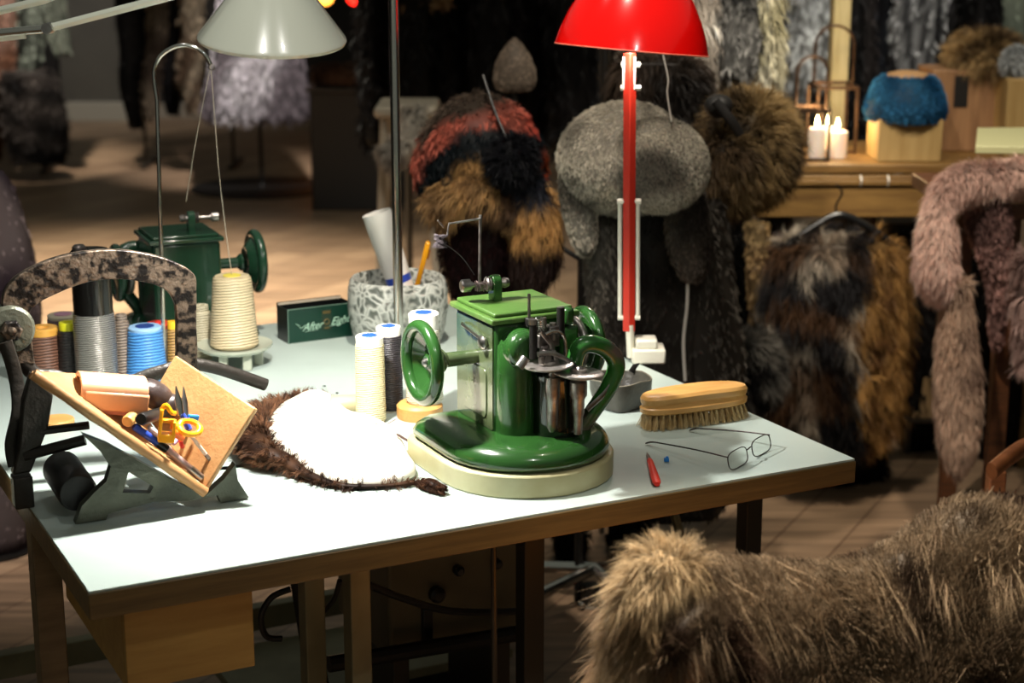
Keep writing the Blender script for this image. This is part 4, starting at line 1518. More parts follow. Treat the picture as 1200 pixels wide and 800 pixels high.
GLASS = bpy.data.materials.new('lens_glass')
nt, p = nodes_of(GLASS)
p.inputs['Base Color'].default_value = (.9, .92, .9, 1)
p.inputs['Roughness'].default_value = .04
tb_ = nt.nodes.new('ShaderNodeBsdfTransparent')
tb_.inputs[0].default_value = (.99, 1, .99, 1)
gb_ = nt.nodes.new('ShaderNodeBsdfGlossy')
gb_.inputs['Roughness'].default_value = .03
mx = nt.nodes.new('ShaderNodeMixShader')
mx.inputs[0].default_value = .035
nt.links.new(tb_.outputs[0], mx.inputs[1])
nt.links.new(gb_.outputs[0], mx.inputs[2])
nt.links.new(mx.outputs[0], nt.nodes['Material Output'].inputs['Surface'])
lw = GW * .44
for i, x0 in enumerate((0, GW - lw)):
    L = lens_loop(x0, x0 + lw, .001, gh)
    o = obj('rim', B().tube(L, .0009, 6, closed=True), GFm, gl)
    Lf = [(x, y - .0006, z) for x, y, z in L]
    Lb = [(x, y + .0006, z) for x, y, z in L]
    obj('lens', B().rings([Lf, Lb]), GLASS, o, smooth=20)
obj('bridge', B().tube(smooth_pts([(lw, .006, gh * .7), (GW / 2, .004, gh * .82), (GW - lw, .006, gh * .7)], 4), .0011, 8), GFm, gl)
e0 = GF.loc(T(757, 521))
e1 = GF.loc(T(808, 506))
for x, e in ((0.0, e0), (GW, e1)):
    s_ = Vector((x, .007, gh * .85))
    e = Vector((e.x, e.y, 0))
    obj('temple', B().tube(smooth_pts([s_, s_.lerp(e, .35) + Vector((0, 0, .004)), s_.lerp(e, .75) + Vector((0, 0, .006)), e.lerp(s_, .08) + Vector((0, 0, .006)), e + Vector((0, 0, .0025))], 4),
                           [(.0012, .0012)] * 10 + [(.0012, .0013)] * 2 + [(.0014, .0024)] * 4 + [(.001, .002)], 8), GFm, gl)

# red scalpel
S0, S1 = T(758, 532), T(770, 571)
sy = math.atan2(S1.y - S0.y, S1.x - S0.x)
SL = (S1 - S0).length
sc = thing('craft_scalpel', 'red plastic scalpel with a dark pointed blade lying right of the green machine', 'knife', S0, sy)
z = .005
obj('handle', B().rings([[(x, w_ * math.cos(a), z + .0042 * k_ * math.sin(a)) for a in [2 * PI * i / 14 for i in range(14)]]
                         for x, w_, k_ in ((SL * .26, .003, .6), (SL * .32, .0048, .9), (SL * .55, .0056, 1), (SL * .8, .0066, 1.05), (SL * .94, .0066, 1), (SL, .0040, .8))]), mat('scalpel_red', sr(228, 40, 20), .35), sc)
obj('blade', B().tube([(0, 0, .003), (SL * .12, 0, .0035), (SL * .29, 0, .005)], [(.0004, .0004), (.0008, .0028), (.0018, .0030)], 8), M['worn_steel'], sc)
P = T(781, 541)
o = obj('blue_peg', B().box((0, 0, .0035), (.0075, .006, .006)).box((.001, 0, .0075), (.004, .004, .003)), LBLUE, loc=P, bev=.001)
tag(o, 'tiny blue plastic peg beside the red scalpel', 'peg')

# ================================================================== red desk lamp
P = T(748, 424)
rl = thing('red_desk_lamp', 'red desk lamp with glossy dome shade on a long red arm', 'lamp', P)
LY = P.y
RED = bpy.data.materials.new('red_shade')
nt, p = nodes_of(RED)
p.inputs['Base Color'].default_value = (.85, .004, .003, 1)
p.inputs['Roughness'].default_value = .18
p.inputs['Coat Weight'].default_value = .5
tr_ = nt.nodes.new('ShaderNodeBsdfTranslucent')
tr_.inputs['Color'].default_value = (.9, .006, .004, 1)
mx = nt.nodes.new('ShaderNodeMixShader')
mx.inputs[0].default_value = .22
nt.links.new(p.outputs[0], mx.inputs[1])
nt.links.new(tr_.outputs[0], mx.inputs[2])
nt.links.new(mx.outputs[0], nt.nodes['Material Output'].inputs['Surface'])
REDB = mat('red_bar', sr(184, 44, 28), .35)
WP = mat('lamp_white', sr(214, 210, 194), .35)
obj('base', B().box((.018, .01, .014), (.062, .06, .028)).box((.014, .008, .036), (.040, .045, .018)), WP, rl, bev=.004, label='chunky white plastic base')


def LP(px, py, dy=0):
    return Y(px, py, LY + dy) - P


a_, b__ = LP(737, 410), LP(737, 376)
obj('lower_bracket', B().tube([LP(739, 418, .0), LP(738, 380)], [(.007, .009), (.008, .010)], 12), WP, rl)
s0, s1 = LP(737, 388, -.004), LP(738, 62, -.004)
obj('arm_bar', B().tube([s0, s1], [(.006, .0115)] * 2, 4, up=(0, 1, 0)), REDB, rl, bev=.001)
for dx in (-10.5, 10.5):
    obj('spring_strut', B().tube([LP(737 + dx, 372), LP(737 + dx, 236)], .0040, 12), WP, rl)
obj('strut_bracket', B().tube([LP(723, 236), LP(751, 236)], .0052, 10), WP, rl)
obj('strut_bracket', B().tube([LP(724, 372), LP(750, 372)], .0048, 10), WP, rl)
for dx in (-6.5, 6.5):
    obj('top_bracket', B().box(LP(737 + dx, 86), (.0035, .014, .058)), WP, rl, bev=.001)
obj('top_screw', B().tube([LP(727, 103), LP(751, 103)], .005, 12).tube([LP(728, 76), LP(732, 76)], .005, 10).tube([LP(744, 76), LP(750, 76)], .005, 10), WP, rl)
sc_c = Y(740, 58, LY - .02) - P
SR = 89 * (LY) / 2000
SM = Matrix.Translation(sc_c) @ Matrix.Rotation(R(5), 4, 'Y') @ Matrix.Rotation(R(-3), 4, 'X')
prof = [(SR, 0), (SR * .955, .025), (SR * .87, .055), (SR * .76, .085), (SR * .62, .115), (SR * .45, .138), (SR * .30, .150), (SR * .26, .175), (SR * .2, .182)]
prin = [(r_ - .0022, z_ - .001) for r_, z_ in prof][::-1]
obj('lamp_shade', B().lathe(prof + prin, 64, SM, caps=False), RED, rl, smooth=60, label='glossy red dome shade')
obj('shade_rim', B().torus(SR - .0005, .0013, 64, 8, SM), mat('rim_pink', sr(240, 120, 100), .4), rl)
obj('shade_neck', B().lathe([(.006, .0), (.020, .06), (.028, .13), (.018, .17)], 20, SM @ Matrix.Translation((0, 0, .03))), WP, rl)
EMB = mat('bulb_glow', (1, 1, 1), .4, emit=(1, .9, .74), es=5)
obj('bulb', B().ellip((0, 0, .035), (.026, .026, .028), 20, 12).v and B().ellip((0, 0, .040), (.026, .026, .028), 20, 12, None), EMB, rl).matrix_local = SM
lw_ = P + (SM @ Vector((-.0, -.0, .004)))
lamp('red_lamp_light', 'SPOT', lw_, (lw_.x - .10, lw_.y - .16, TZ), 4, (1, .93, .84), .022, 150, .5)

# ================================================================== white desk lamp, reaching in from the left
WY = 2.35
wl = thing('white_desk_lamp', 'white enamelled desk lamp with a wide cone shade reaching in over the tray', 'lamp', (Y(-90, 560, WY + .1).x, WY + .1, TZ - .038))
WB = Vector(wl.location)
WE = M['white_enamel']


def WP_(px, py, dy=0):
    return Y(px, py, WY + dy) - WB


rim_c = WP_(319, 43)
WR_ = 86 * WY / 2000
WSM = Matrix.Translation(rim_c) @ Matrix.Rotation(R(3), 4, 'Y') @ Matrix.Rotation(R(9), 4, 'X')
prof = [(WR_ * .985, -.006), (WR_, -.002), (WR_ * .985, .002), (WR_ * .40, .078), (WR_ * .36, .10), (WR_ * .34, .13), (WR_ * .2, .145), (WR_ * .1, .148)]
prin = [(max(r_ - .0022, .003), z_ - .0012) for r_, z_ in prof][::-1]
obj('lamp_shade', B().lathe(prof + prin, 64, WSM, caps=False), WE, wl, smooth=25, label='wide white cone shade')
obj('bulb', B().ellip((0, 0, .030), (.026, .026, .030), 20, 12), EMB, wl).matrix_local = WSM
tipp = WSM @ Vector((-.03, 0, .11))
obj('shade_joint', B().tube([tipp, tipp + Vector((-.02, .0, .05))], .009, 12), M['steel'], wl)
top = tipp + Vector((-.02, 0, .05))
el = WP_(57, 33)
post = Vector((0, 0, 0))
nk = WSM @ Vector((-.032, 0, .080))
obj('upper_arm', B().tube([el, nk], [(.006, .004)] * 2, 4, up=(0, 0, 1)), WE, wl, bev=.001)
obj('upper_arm', B().tube([WP_(-40, 22, .03), WP_(52, 0, .03), tipp + Vector((-.02, .012, .05))], [(.006, .004)] * 3, 4, up=(0, 0, 1)), WE, wl, bev=.001)
obj('forearm', B().tube([WP_(-90, 47), el], .0058, 14), M['chrome'], wl)
obj('elbow_bolt', B().tube([el + Vector((0, -.012, 0)), el + Vector((0, .012, 0))], .0075, 14), M['steel'], wl)
obj('counter_arm', B().tube([WP_(-90, 54), WP_(30, 40)], [(.006, .004)] * 2, 4, up=(0, 0, 1)), WE, wl)
pz_ = WP_(-90, 47)
obj('post', B().tube([(pz_.x, pz_.y, .02), pz_ + Vector((0, 0, .03))], .008, 14), M['chrome'], wl)
obj('clamp', B().box((pz_.x + .012, pz_.y, .02), (.06, .05, .075)), WE, wl, bev=.003)
lw_ = WB + (WSM @ Vector((0, 0, -.004)))
lamp('white_lamp_light', 'SPOT', lw_, (lw_.x + .04, lw_.y - .04, TZ), 66, (1, .96, .9), .02, 140, .5)

# ================================================================== furs and garments
def npx(*c):
    return np.array(sr(*c))


def xz(D):
    """turn world points into photo-independent x,z relative to nothing: plain world x and z"""
    return None


def flat_ring(c, rx, ry, n=20, yaw=0):
    o = []
    for i in range(n):
        a = 2 * PI * i / n
        x, y = rx * math.cos(a), ry * math.sin(a)
        o.append((c[0] + x * math.cos(yaw) - y * math.sin(yaw), c[1] + x * math.sin(yaw) + y * math.cos(yaw), c[2]))
    return o


def resample(keys, n):
    """keys: list of tuples (z, cx, rx, ry) sorted; smooth interpolation"""
    P_ = [Vector((k[0], k[1], k[2])) for k in keys]
    Q = [Vector((k[3], 0, 0)) for k in keys]
    a = smooth_pts(P_, n)
    b = smooth_pts(Q, n)
    return [(p_.x, p_.y, max(p_.z, .004), max(q_.x, .004)) for p_, q_ in zip(a, b)]


def loft_px(D, rows, ry, k=4, dy=0, folds=0, fseed=0):
    """rows: (py, px_left, px_right) at depth D -> closed vertical loft with elliptical sections; built as real volume of half depth ry"""
    keys = []
    m = len(rows)
    for i, (py, xl, xr) in enumerate(rows):
        a, b_ = Y(xl, py, D), Y(xr, py, D)
        rr_ = (b_.x - a.x) / 2
        keys.append((a.z, (a.x + b_.x) / 2, rr_, min(ry, rr_ * 1.3)))
    rs = []
    for z, cx, rx, ryy in resample(keys, k):
        ring = flat_ring((cx, D + dy, z), rx, ryy, 24)
        if folds:
            ring = [(x, y + folds * math.sin(x * 60 + fseed + z * 3), z_) for x, y, z_ in ring]
        rs.append(ring)
    return B().rings(rs[::-1] if rs[0][0][2] > rs[-1][0][2] else rs)


def garment(label, D, rows, ry, c1, c2, flen=.03, n=3500, group=None, name='fur_coat', comb=(0, 0, -1), sc=9, seed=1, width=.003, sharp=1.6, colf=None, cat='coat', lie=.65, droop=.5, clump=7, folds=0.01, wave=0.0, spread=.35):
    b = loft_px(D, rows, ry, folds=folds, fseed=seed)
    f = colf or two(npx(*c1), npx(*c2), sc, seed, sharp)
    o = fur(name, b, flen, n, f, comb=comb, lie=lie, width=width, seed=seed, droop=droop, clump=clump, wave=wave, spread=spread)
    return tag(o, label, cat, group)


def hat_stand(label, D, px, ytop, base_r=.13, r=.009, m='chrome', name='display_stand', cat='stand', dx=0):
    P_ = Y(px, ytop, D)
    t = thing(name, label, cat, (P_.x, D, 0))
    obj('base', B().lathe([(base_r, 0), (base_r, .008), (.02, .014), (.012, .03)], 32), M[m], t)
    obj('post', B().lathe([(r, .01), (r, P_.z)], 16), M[m], t)
    return t


def rail(label, D, pxa, pxb, z, m='dark_steel', ext=0):
    a, b_ = Y(pxa, 100, D), Y(pxb, 100, D)
    t = thing('clothes_rail', label, 'rail', ((a.x + b_.x) / 2, D, 0))
    h = (b_.x - a.x) / 2
    obj('bar', B().tube([(-h, 0, z), (h + ext, 0, z)], .012, 12), M[m], t)
    for sx in (-h, h):
        obj('post', B().lathe([(.012, 0), (.012, z)], 12, Matrix.Translation((sx, .26, 0))), M[m], t)
        obj('arm', B().tube([(sx, .26, z), (sx, 0, z)], .012, 10), M[m], t)
        obj('foot', B().box((sx, .36, .012), (.04, .40, .024)), M[m], t, bev=.003)
    return t


# ---- far left: coats on a rail
D = 10.4
rail('dark steel clothes rail at the far left carrying the striped furs', D, -165, 34, 1.91)
garment('pale pink and cream fur hanging at the far left, leftmost of the rail', D, [(-150, -40, 22), (-60, -50, 26), (20, -46, 24), (70, -40, 22), (98, -30, 16)], .10, (196, 160, 146), (132, 92, 72), .03, 3500, 'furs on the far left rail', seed=11)
garment('grey-green fur with light stripes beside the pink fur at far left', D, [(-150, 18, 50), (-60, 16, 56), (20, 20, 52), (70, 22, 48), (104, 24, 44)], .10, (150, 158, 146), (44, 48, 44), .03, 3500, 'furs on the far left rail', sc=22, seed=12, sharp=3)
garment('slim pale grey-green sleeve hanging right of the striped fur at far left', D, [(-150, 46, 72), (-60, 48, 74), (0, 50, 76), (40, 56, 82), (64, 64, 84)], .06, (150, 156, 142), (84, 90, 82), .02, 2200, 'furs on the far left rail', seed=13)
garment('long dark grey fur coat reaching down to the floor at far left', D - .12, [(84, 2, 62), (100, 0, 70), (140, 2, 80), (176, 8, 80), (190, 14, 74)], .10, (92, 84, 80), (30, 28, 28), .035, 3500, sc=7, seed=14)
garment('orange-brown fur coat peeping out behind the dark one at far left', D + .25, [(60, -50, 8), (110, -55, 6), (150, -50, 6), (188, -46, 2)], .10, (150, 104, 62), (80, 50, 30), .035, 2200, seed=15)
# dark wrap near the left edge of the picture
c = (118, 104, 92)
D = 4.1
t_ = hat_stand('black garment stand at the left edge holding the purplish coat', D, -45, 215, m='black_iron', name='garment_stand')


def purp(p_):
    t = np.clip(vnoise(p_, 9, 21) * 2.2 - .6, 0, 1)
    a = mixc(npx(156, 140, 138), npx(76, 62, 72), t)
    return a


garment('smooth purplish-brown coat cropped by the left edge of the picture', D, [(195, -80, -14), (212, -95, 6), (250, -110, 24), (300, -118, 40), (350, -120, 48), (400, -118, 48), (520, -115, 44), (640, -110, 38)], .13, c, c, .012, 9000, colf=purp, seed=22, width=.0016, lie=.9)

# ---- centre left, far: hanging strips and white coat
D = 10.6
rail('dark clothes rail far behind the white lamp', D, 156, 262, 1.92)
garment('pale brown and white fur strips hanging left behind the bent steel rod', D, [(-120, 172, 196), (-20, 172, 198), (40, 172, 196), (100, 166, 188), (132, 168, 184), (142, 172, 180)], .06, (168, 150, 128), (84, 70, 60), .03, 2200, 'furs behind the bent rod', seed=31)
garment('black fur hanging between the pale strips behind the bent rod', D + .1, [(-120, 192, 214), (0, 190, 216), (60, 190, 214), (110, 192, 212), (134, 196, 210)], .08, (40, 38, 40), (20, 20, 22), .03, 1800, 'furs behind the bent rod', seed=32)
garment('cream and brown fur tails hanging just left of the white coat', D - .1, [(-120, 214, 242), (-10, 212, 240), (40, 212, 236), (90, 206, 238), (120, 216, 240), (134, 224, 238)], .06, (190, 172, 146), (104, 84, 66), .04, 2600, 'furs behind the bent rod', seed=33, sc=14, sharp=2.5)
o = garment('long black coat hanging far left of the white coat', D + .3, [(-120, 136, 176), (0, 134, 178), (60, 140, 176), (100, 140, 170), (150, 152, 168)], .1, (30, 28, 28), (18, 17, 17), .03, 1500, 'furs behind the bent rod', seed=34)
D = 10.0
whitef = two(npx(232, 226, 232), npx(140, 130, 136), 7, 44, 3.0)
garment('short flared white and grey fur coat on a stand behind the white lamp', D, [(-120, 268, 338), (-60, 262, 344), (0, 256, 350), (50, 250, 354), (100, 242, 358), (128, 236, 364), (137, 242, 360)], .17, c, c, .05, 16000, colf=whitef, seed=41, width=.004, spread=.12, clump=5, lie=.8)
t = hat_stand('dark round-based garment stand under the white fur coat', D, 303, 100, .42, .012, 'black_iron', 'garment_stand')

# brown fur band on a dark plinth
D = 9.2
P0_, P1_ = Y(362, 108, D), Y(470, 108, D)
t = thing('display_plinth', 'large dark display plinth far behind the chrome pole', 'plinth', ((P0_.x + P1_.x) / 2, D + .3, 0))
W_ = (P1_.x - P0_.x) / 2
obj('body', B().box((0, 0, P0_.z / 2), (2 * W_, .6, P0_.z)), mat('plinth_dark', sr(36, 32, 30), .6), t, bev=.01)
obj('top_board', B().box((0, 0, P0_.z + .01), (2 * W_ + .04, .64, .02)), mat('plinth_top', sr(48, 42, 38), .5), t, bev=.004)
a_, b__ = Y(368, 97, D - .1), Y(448, 103, D - .1)
bb = B().tube(smooth_pts([Vector((a_.x, D + .15, P0_.z + .075)), Vector((a_.x * .66 + b__.x * .34, D + .10, P0_.z + .08)), Vector((b__.x, D + .14, P0_.z + .06))], 6), .055, 14)
tag(fur('fur_collar', bb, .04, 4500, two(npx(150, 112, 90), npx(74, 54, 44), 8, 45, 2.5), comb=(1, 0, -.4), lie=.6, width=.005, seed=45), 'brown fur collar lying on the dark plinth behind the white lamp', 'collar')
# coloured signal lights far behind
for px, colr, lab in ((378, (1, .35, .04), 'small glowing orange light far behind, left one of the pair'), (414, (1, .02, .01), 'small glowing red light far behind, right of the orange one')):
    P_ = Y(px, -3, 12.6)
    t = thing('signal_light', lab, 'light', (P_.x, 12.8, P_.z))
    obj('housing', B().lathe([(.06, 0), (.075, .01), (.075, .10), (.07, .105)], 24, axis_M((0, .06, 0), (0, -1, 0))), M['black_plastic'], t)
    obj('lens', B().lathe([(.062, 0), (.058, .016), (.03, .03), (.004, .034)], 24, axis_M((0, -.045, 0), (0, -1, 0))), mat('glow_lens', colr, .4, emit=colr, es=7), t)
    obj('mount', B().tube([(0, .05, 0), (0, .79, 0)], .02, 10), M['black_iron'], t)

# pale stool with white fur behind the chrome pole
D = 5.6
P_ = Y(478, 126, D)
t = thing('pale_stool', 'pale stool with a rounded seat board behind the chrome pole', 'stool', (P_.x, D, 0))
PW = mat('pale_wood', sr(168, 158, 142), .5)
obj('seat', B().box((.0, 0, P_.z), (.20, .3, .035)), PW, t, bev=.012)
for sx in (-1, 1):
    for sy_ in (-1, 1):
        obj('leg', B().tube([(sx * .07, sy_ * .11, P_.z - .01), (sx * .11, sy_ * .15, 0)], .013, 10), PW, t)
bb = B().tube(smooth_pts([Y(482, 132, D - .18), Y(484, 150, D - .2), Y(470, 172, D - .2), Y(452, 188, D - .2)], 5), [(.05, .035)] * 16, 12)
tag(fur('fur_pelt', bb, .03, 4500, two(npx(206, 200, 190), npx(140, 132, 124), 9, 48, 2), comb=(-.2, 0, -1), width=.003, seed=48), 'white fur draped over the pale stool behind the chrome pole', 'pelt')

# ---- centre back: row of black coats
D = 6.2
rail('dark clothes rail high behind the hats carrying the black coats', D, 472, 708, 1.86)
cxs = [(418, 470), (462, 516), (508, 560), (552, 606), (598, 652), (640, 700)]
labs = ['black fur coat hanging nearest the chrome pole in the black row', 'black fur coat with a brownish collar, second of the black row from the chrome pole', 'glossy black long-haired coat, third of the black row', 'black fur coat hanging above the multicoloured hat', 'deep black fur coat left of the red shade', 'black fur coat partly behind the red lamp shade']
for i, (xl, xr) in enumerate(cxs):
    garment(labs[i], D - .3 * (i % 2), [(-150, xl + 8, xr - 8), (-60, xl, xr), (40, xl, xr), (110 + 14 * (i % 3), xl + 4, xr - 2), (170 + 12 * (i % 2), xl + 8, xr - 6)], .08,
            (52, 52, 54) if i == 2 else (34, 32, 33), (14, 13, 14), .045, 3600, 'black fur coats behind the hats', seed=50 + i, width=.0035)
P_ = Y(494, 3, 5.9)
tag(fur('fur_collar', B().ellip((P_.x, 5.9, P_.z), (.09, .07, .025), 18, 10), .03, 1600, two(npx(140, 110, 78), npx(80, 60, 44), 9, 57), comb=(1, 0, -.2), width=.003, seed=57), 'brown fur collar between the chrome pole and the black coats', 'collar')

# beige cap above the multicolour hat
D = 4.3
P_ = Y(603, 84, D)
b = B()
prf = [(.004, .118), (.022, .100), (.040, .072), (.052, .040), (.055, .012), (.048, -.012), (.03, -.02), (.004, -.022)]
b.lathe([(r_, z_) for r_, z_ in prf[::-1]], 28, Matrix.Translation((P_.x, D, P_.z - .03)) @ Matrix.Diagonal((1.0, .6, .95, 1)))
o = fur('suede_cap', b, .005, 6000, two(npx(150, 134, 118), npx(112, 98, 86), 14, 60), comb=(0, 0, -1), lie=.9, width=.0012, seed=60)
tag(o, 'pointed beige suede cap above the multicoloured fur hat', 'cap')
hat_stand('slim black hat stand under the pointed beige suede cap', D, 603, 112, .1, .007, 'black_iron', 'hat_stand')

# ---- hat tree: chrome uprights on a floor stand, black arms
D = 3.72
ht = thing('hat_tree', 'tall chrome hat tree with black arms on a castor base behind the table', 'stand', (Y(697, 700, D).x, D, 0))
hx = ht.location.x
for dx in (-.019, .019):
    obj('upright', B().lathe([(.011, .17), (.011, 1.14)], 16, Matrix.Translation((dx, .02, 0))), M['chrome'], ht)
zc = Y(700, 716, D).z
obj('crossbar', B().tube([(-.16, -.03, zc - .04), (.22, .0, zc + .045)], .016, 12), M['black_iron'], ht)
obj('crossbar', B().tube([(-.22, .05, zc - .10), (.06, .03, zc - .05)], .010, 12), M['black_iron'], ht)
obj('clamp_block', B().box((0, 0, zc), (.075, .06, .045)), M['dark_steel'], ht, bev=.006)
for dx in (-.032, .0, .036):
    obj('clamp_nut', B().ellip((dx, -.034, zc + (.03 if dx < 0 else -.02)), (.010, .010, .010), 12, 8), M['chrome'], ht)
obj('socket_tube', B().lathe([(.022, .05), (.022, zc)], 16, Matrix.Translation((-.01, 0, 0))), M['dark_steel'], ht)
obj('curved_leg', B().tube(smooth_pts([Vector((.01, -.02, zc - .03)), Vector((.018, -.07, zc - .12)), Vector((.03, -.14, .1)), Vector((.05, -.30, .04))], 6), .012, 12), M['chrome'], ht)
for a in (40, 150, 215, 300):
    obj('base_leg', B().tube([(0, 0, .09), (.26 * math.cos(R(a)), .26 * math.sin(R(a)), .045)], .014, 10), M['chrome'], ht)
    obj('castor', B().lathe([(.022, -.011), (.024, 0), (.022, .011)], 16, Matrix.Translation((.26 * math.cos(R(a)), .26 * math.sin(R(a)), .024)) @ Matrix.Rotation(R(90), 4, 'Y')), M['black_rubber'], ht)
q0 = Vector((Y(655, 294, D - .04).x - hx, .02, Y(655, 294, D - .04).z))
q1 = Vector((Y(683, 311, D - .04).x - hx, .02, Y(683, 311, D - .04).z))
obj('black_arm', B().tube([(Y(600, 262, D).x - hx, .06, Y(600, 262, D).z), q0, q1], .006, 10), M['black_iron'], ht)
obj('black_post', B().tube([q1 + Vector((0, 0, .01)), (q1.x, q1.y, zc)], .010, 10), M['black_iron'], ht)

# ---- multicolour hat with tail
D = 3.55
cxz = Y(560, 185, D)


def multi(p_):
    x = (p_[:, 0] - cxz.x) / .16
    z = (p_[:, 2] - cxz.z) / .16
    # bands curve round a centre low right
    d = np.hypot(x - .25, z + .55)
    d = d + .08 * (vnoise(p_, 30, 3) - .5)
    ang = np.arctan2(z + .55, x - .25)
    out = np.tile(npx(82, 70, 60), (len(p_), 1))
    pink = np.clip((1.28 - d) / .08, 0, 1)
    pc = mixc(npx(178, 96, 80), npx(196, 44, 30), np.clip((1.35 - ang) * 1.8, 0, 1))
    out = out * (1 - pink[:, None]) + pc * pink[:, None]
    bl_ = np.clip((1.08 - d) / .06, 0, 1)
    right = np.clip((.95 - ang) * 5, 0, 1)
    bc = mixc(npx(20, 26, 30), npx(140, 58, 26), right)
    out = out * (1 - bl_[:, None]) + bc * bl_[:, None]
    tn = np.clip((.74 - d) / .08, 0, 1)
    out = out * (1 - tn[:, None]) + (mixc(npx(190, 146, 92), npx(60, 46, 36), np.clip(vnoise(p_, 26, 8) * 2.4 - 1.1, 0, 1))) * tn[:, None]
    return out


mh = thing('fur_hat', 'patchwork fur hat in red, pink, black and tan with a black pompom', 'hat', (0, 0, 0))
b = B().ellip((0, 0, 0), (.138, .12, .130), 36, 24)
b.v = [(x + cxz.x + .004, y + D, z + cxz.z + .0 + (-.02 * (x / .14) ** 2)) for x, y, z in b.v]
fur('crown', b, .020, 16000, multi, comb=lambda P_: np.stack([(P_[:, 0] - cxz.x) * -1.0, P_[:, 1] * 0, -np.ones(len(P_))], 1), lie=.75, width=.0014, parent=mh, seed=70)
# lower tan brim roll
pts = smooth_pts([Y(512, 248, D - .07), Y(530, 232, D - .09), Y(556, 224, D - .1), Y(585, 236, D - .1), Y(618, 246, D - .09), Y(640, 232, D - .06)], 5)
fur('brim', B().tube(pts, [(.030, .022)] * len(pts), 14, up=(0, 0, 1)), .035, 8000, two(npx(200, 158, 104), npx(92, 70, 52), 24, 72, 2.2), comb=(-.4, 0, -1), lie=.6, width=.0014, parent=mh, seed=71, label='tan and grey long-haired brim')
P_ = Y(600, 190, D - .13)
fur('pompom', B().ellip(tuple(P_), (.046, .035, .048), 20, 14), .022, 6000, two(npx(26, 26, 30), npx(12, 12, 14), 20, 73), comb=(0, 0, -1), lie=.35, width=.0012, parent=mh, seed=72, label='black fur pompom')
P_ = Y(516, 236, D - .06)
w0, w1 = Y(566, 88, D - .05), Y(600, 176, D - .13)
obj('wire', B().tube(smooth_pts([w0, w0.lerp(w1, .5) + Vector((-.004, 0, 0)), w1], 5), .0028, 8), M['black_rubber'], mh, label='black cord')
# dark wine-red body below the hat, on its own dummy
garment('dark wine-red fur bust piece under the patchwork hat', D + .05, [(236, 520, 640), (262, 514, 636), (300, 516, 628), (334, 526, 606), (352, 540, 590)], .10, (50, 26, 26), (22, 13, 13), .02, 7000, name='fur_collar', seed=74, width=.0014, cat='collar')
# tan and black tail
b = loft_px(D - .1, [(206, 612, 632), (232, 606, 640), (256, 606, 654), (285, 604, 656), (310, 602, 652), (330, 608, 640), (340, 616, 630)], .035)


def tailc(p_):
    z0 = Y(630, 262, D).z
    t = np.clip((z0 - p_[:, 2]) / .03 + .5 * (vnoise(p_, 40, 5) - .5), 0, 1)
    z1 = Y(630, 232, D).z
    u = np.clip((p_[:, 2] - z1) / .02, 0, 1)
    a = mixc(npx(186, 142, 88), npx(38, 26, 22), t)
    return a * (1 - u[:, None]) + npx(44, 46, 54)[None, :] * u[:, None]


tag(fur('fox_tail', b, .034, 9000, tailc, comb=(0, 0, -1), lie=.8, width=.0013, seed=75), 'bushy tan-and-black fox tail hanging from the patchwork hat', 'tail')

# ---- grey trapper hat
D = 3.42
gc1, gc2 = npx(200, 192, 176), npx(108, 102, 92)
th_ = thing('trapper_hat', 'large grey sheared fur trapper hat with ear flaps behind the red lamp arm', 'hat', (0, 0, 0))


def greyf(seed=80, wh=False):
    base = two(gc1, gc2, 16, seed, 2.2)

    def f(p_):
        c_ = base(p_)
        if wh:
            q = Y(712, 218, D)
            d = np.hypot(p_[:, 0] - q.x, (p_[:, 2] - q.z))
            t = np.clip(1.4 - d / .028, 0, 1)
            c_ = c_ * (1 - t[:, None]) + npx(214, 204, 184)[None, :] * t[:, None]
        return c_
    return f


def blobpx(cx, cy, rxp, rzp, D_, ry, rot=0, n=32, m=20):
    P_ = Y(cx, cy, D_)
    k_ = D_ / 2000
    b_ = B().ellip((0, 0, 0), (rxp * k_, ry, rzp * k_), n, m, rot=(0, rot, 0))
    b_.v = [tuple(P_ + Vector(v)) for v in b_.v]
    return b_


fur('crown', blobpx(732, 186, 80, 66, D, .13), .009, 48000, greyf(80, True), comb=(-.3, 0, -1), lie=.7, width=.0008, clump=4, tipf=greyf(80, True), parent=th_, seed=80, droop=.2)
fur('front_flap', blobpx(772, 194, 60, 56, D - .10, .05, rot=.12), .008, 36000, two(npx(206, 198, 180), npx(132, 126, 114), 22, 81, 2.0), comb=(.3, 0, -1), lie=.7, width=.0008, clump=4, tipf=two(npx(206, 198, 180), npx(132, 126, 114), 22, 81, 2.0), parent=th_, seed=81, droop=.2)
b = loft_px(D - .02, [(196, 658, 712), (220, 655, 704), (250, 660, 700), (278, 668, 700), (294, 676, 696), (299, 682, 692)], .024)
fur('ear_flap', b, .009, 8000, greyf(82), lie=.7, width=.0010, parent=th_, seed=82, droop=.2)
b = loft_px(D - .0, [(226, 782, 828), (250, 778, 830), (280, 780, 832), (304, 786, 832), (320, 794, 828), (328, 802, 820)], .024)
fur('ear_flap', b, .009, 8000, two(npx(120, 108, 96), npx(70, 62, 56), 18, 83, 1.6), lie=.7, width=.0010, parent=th_, seed=83, droop=.2)
obj('tie_cord', B().tube(smooth_pts([Y(806, 330, D), Y(805, 360, D), Y(801, 400, D), Y(803, 446, D)], 5), .0036, 8), mat('cord_pale', sr(196, 190, 178), .7), th_, label='pale hanging tie cord')
obj('thin_tie', B().tube(smooth_pts([Y(776, 60, D - .13), Y(783, 92, D - .14), Y(782, 110, D - .14), Y(787, 142, D - .14)], 5), .0016, 6), mat('tie_grey', sr(170, 164, 156), .6), th_)
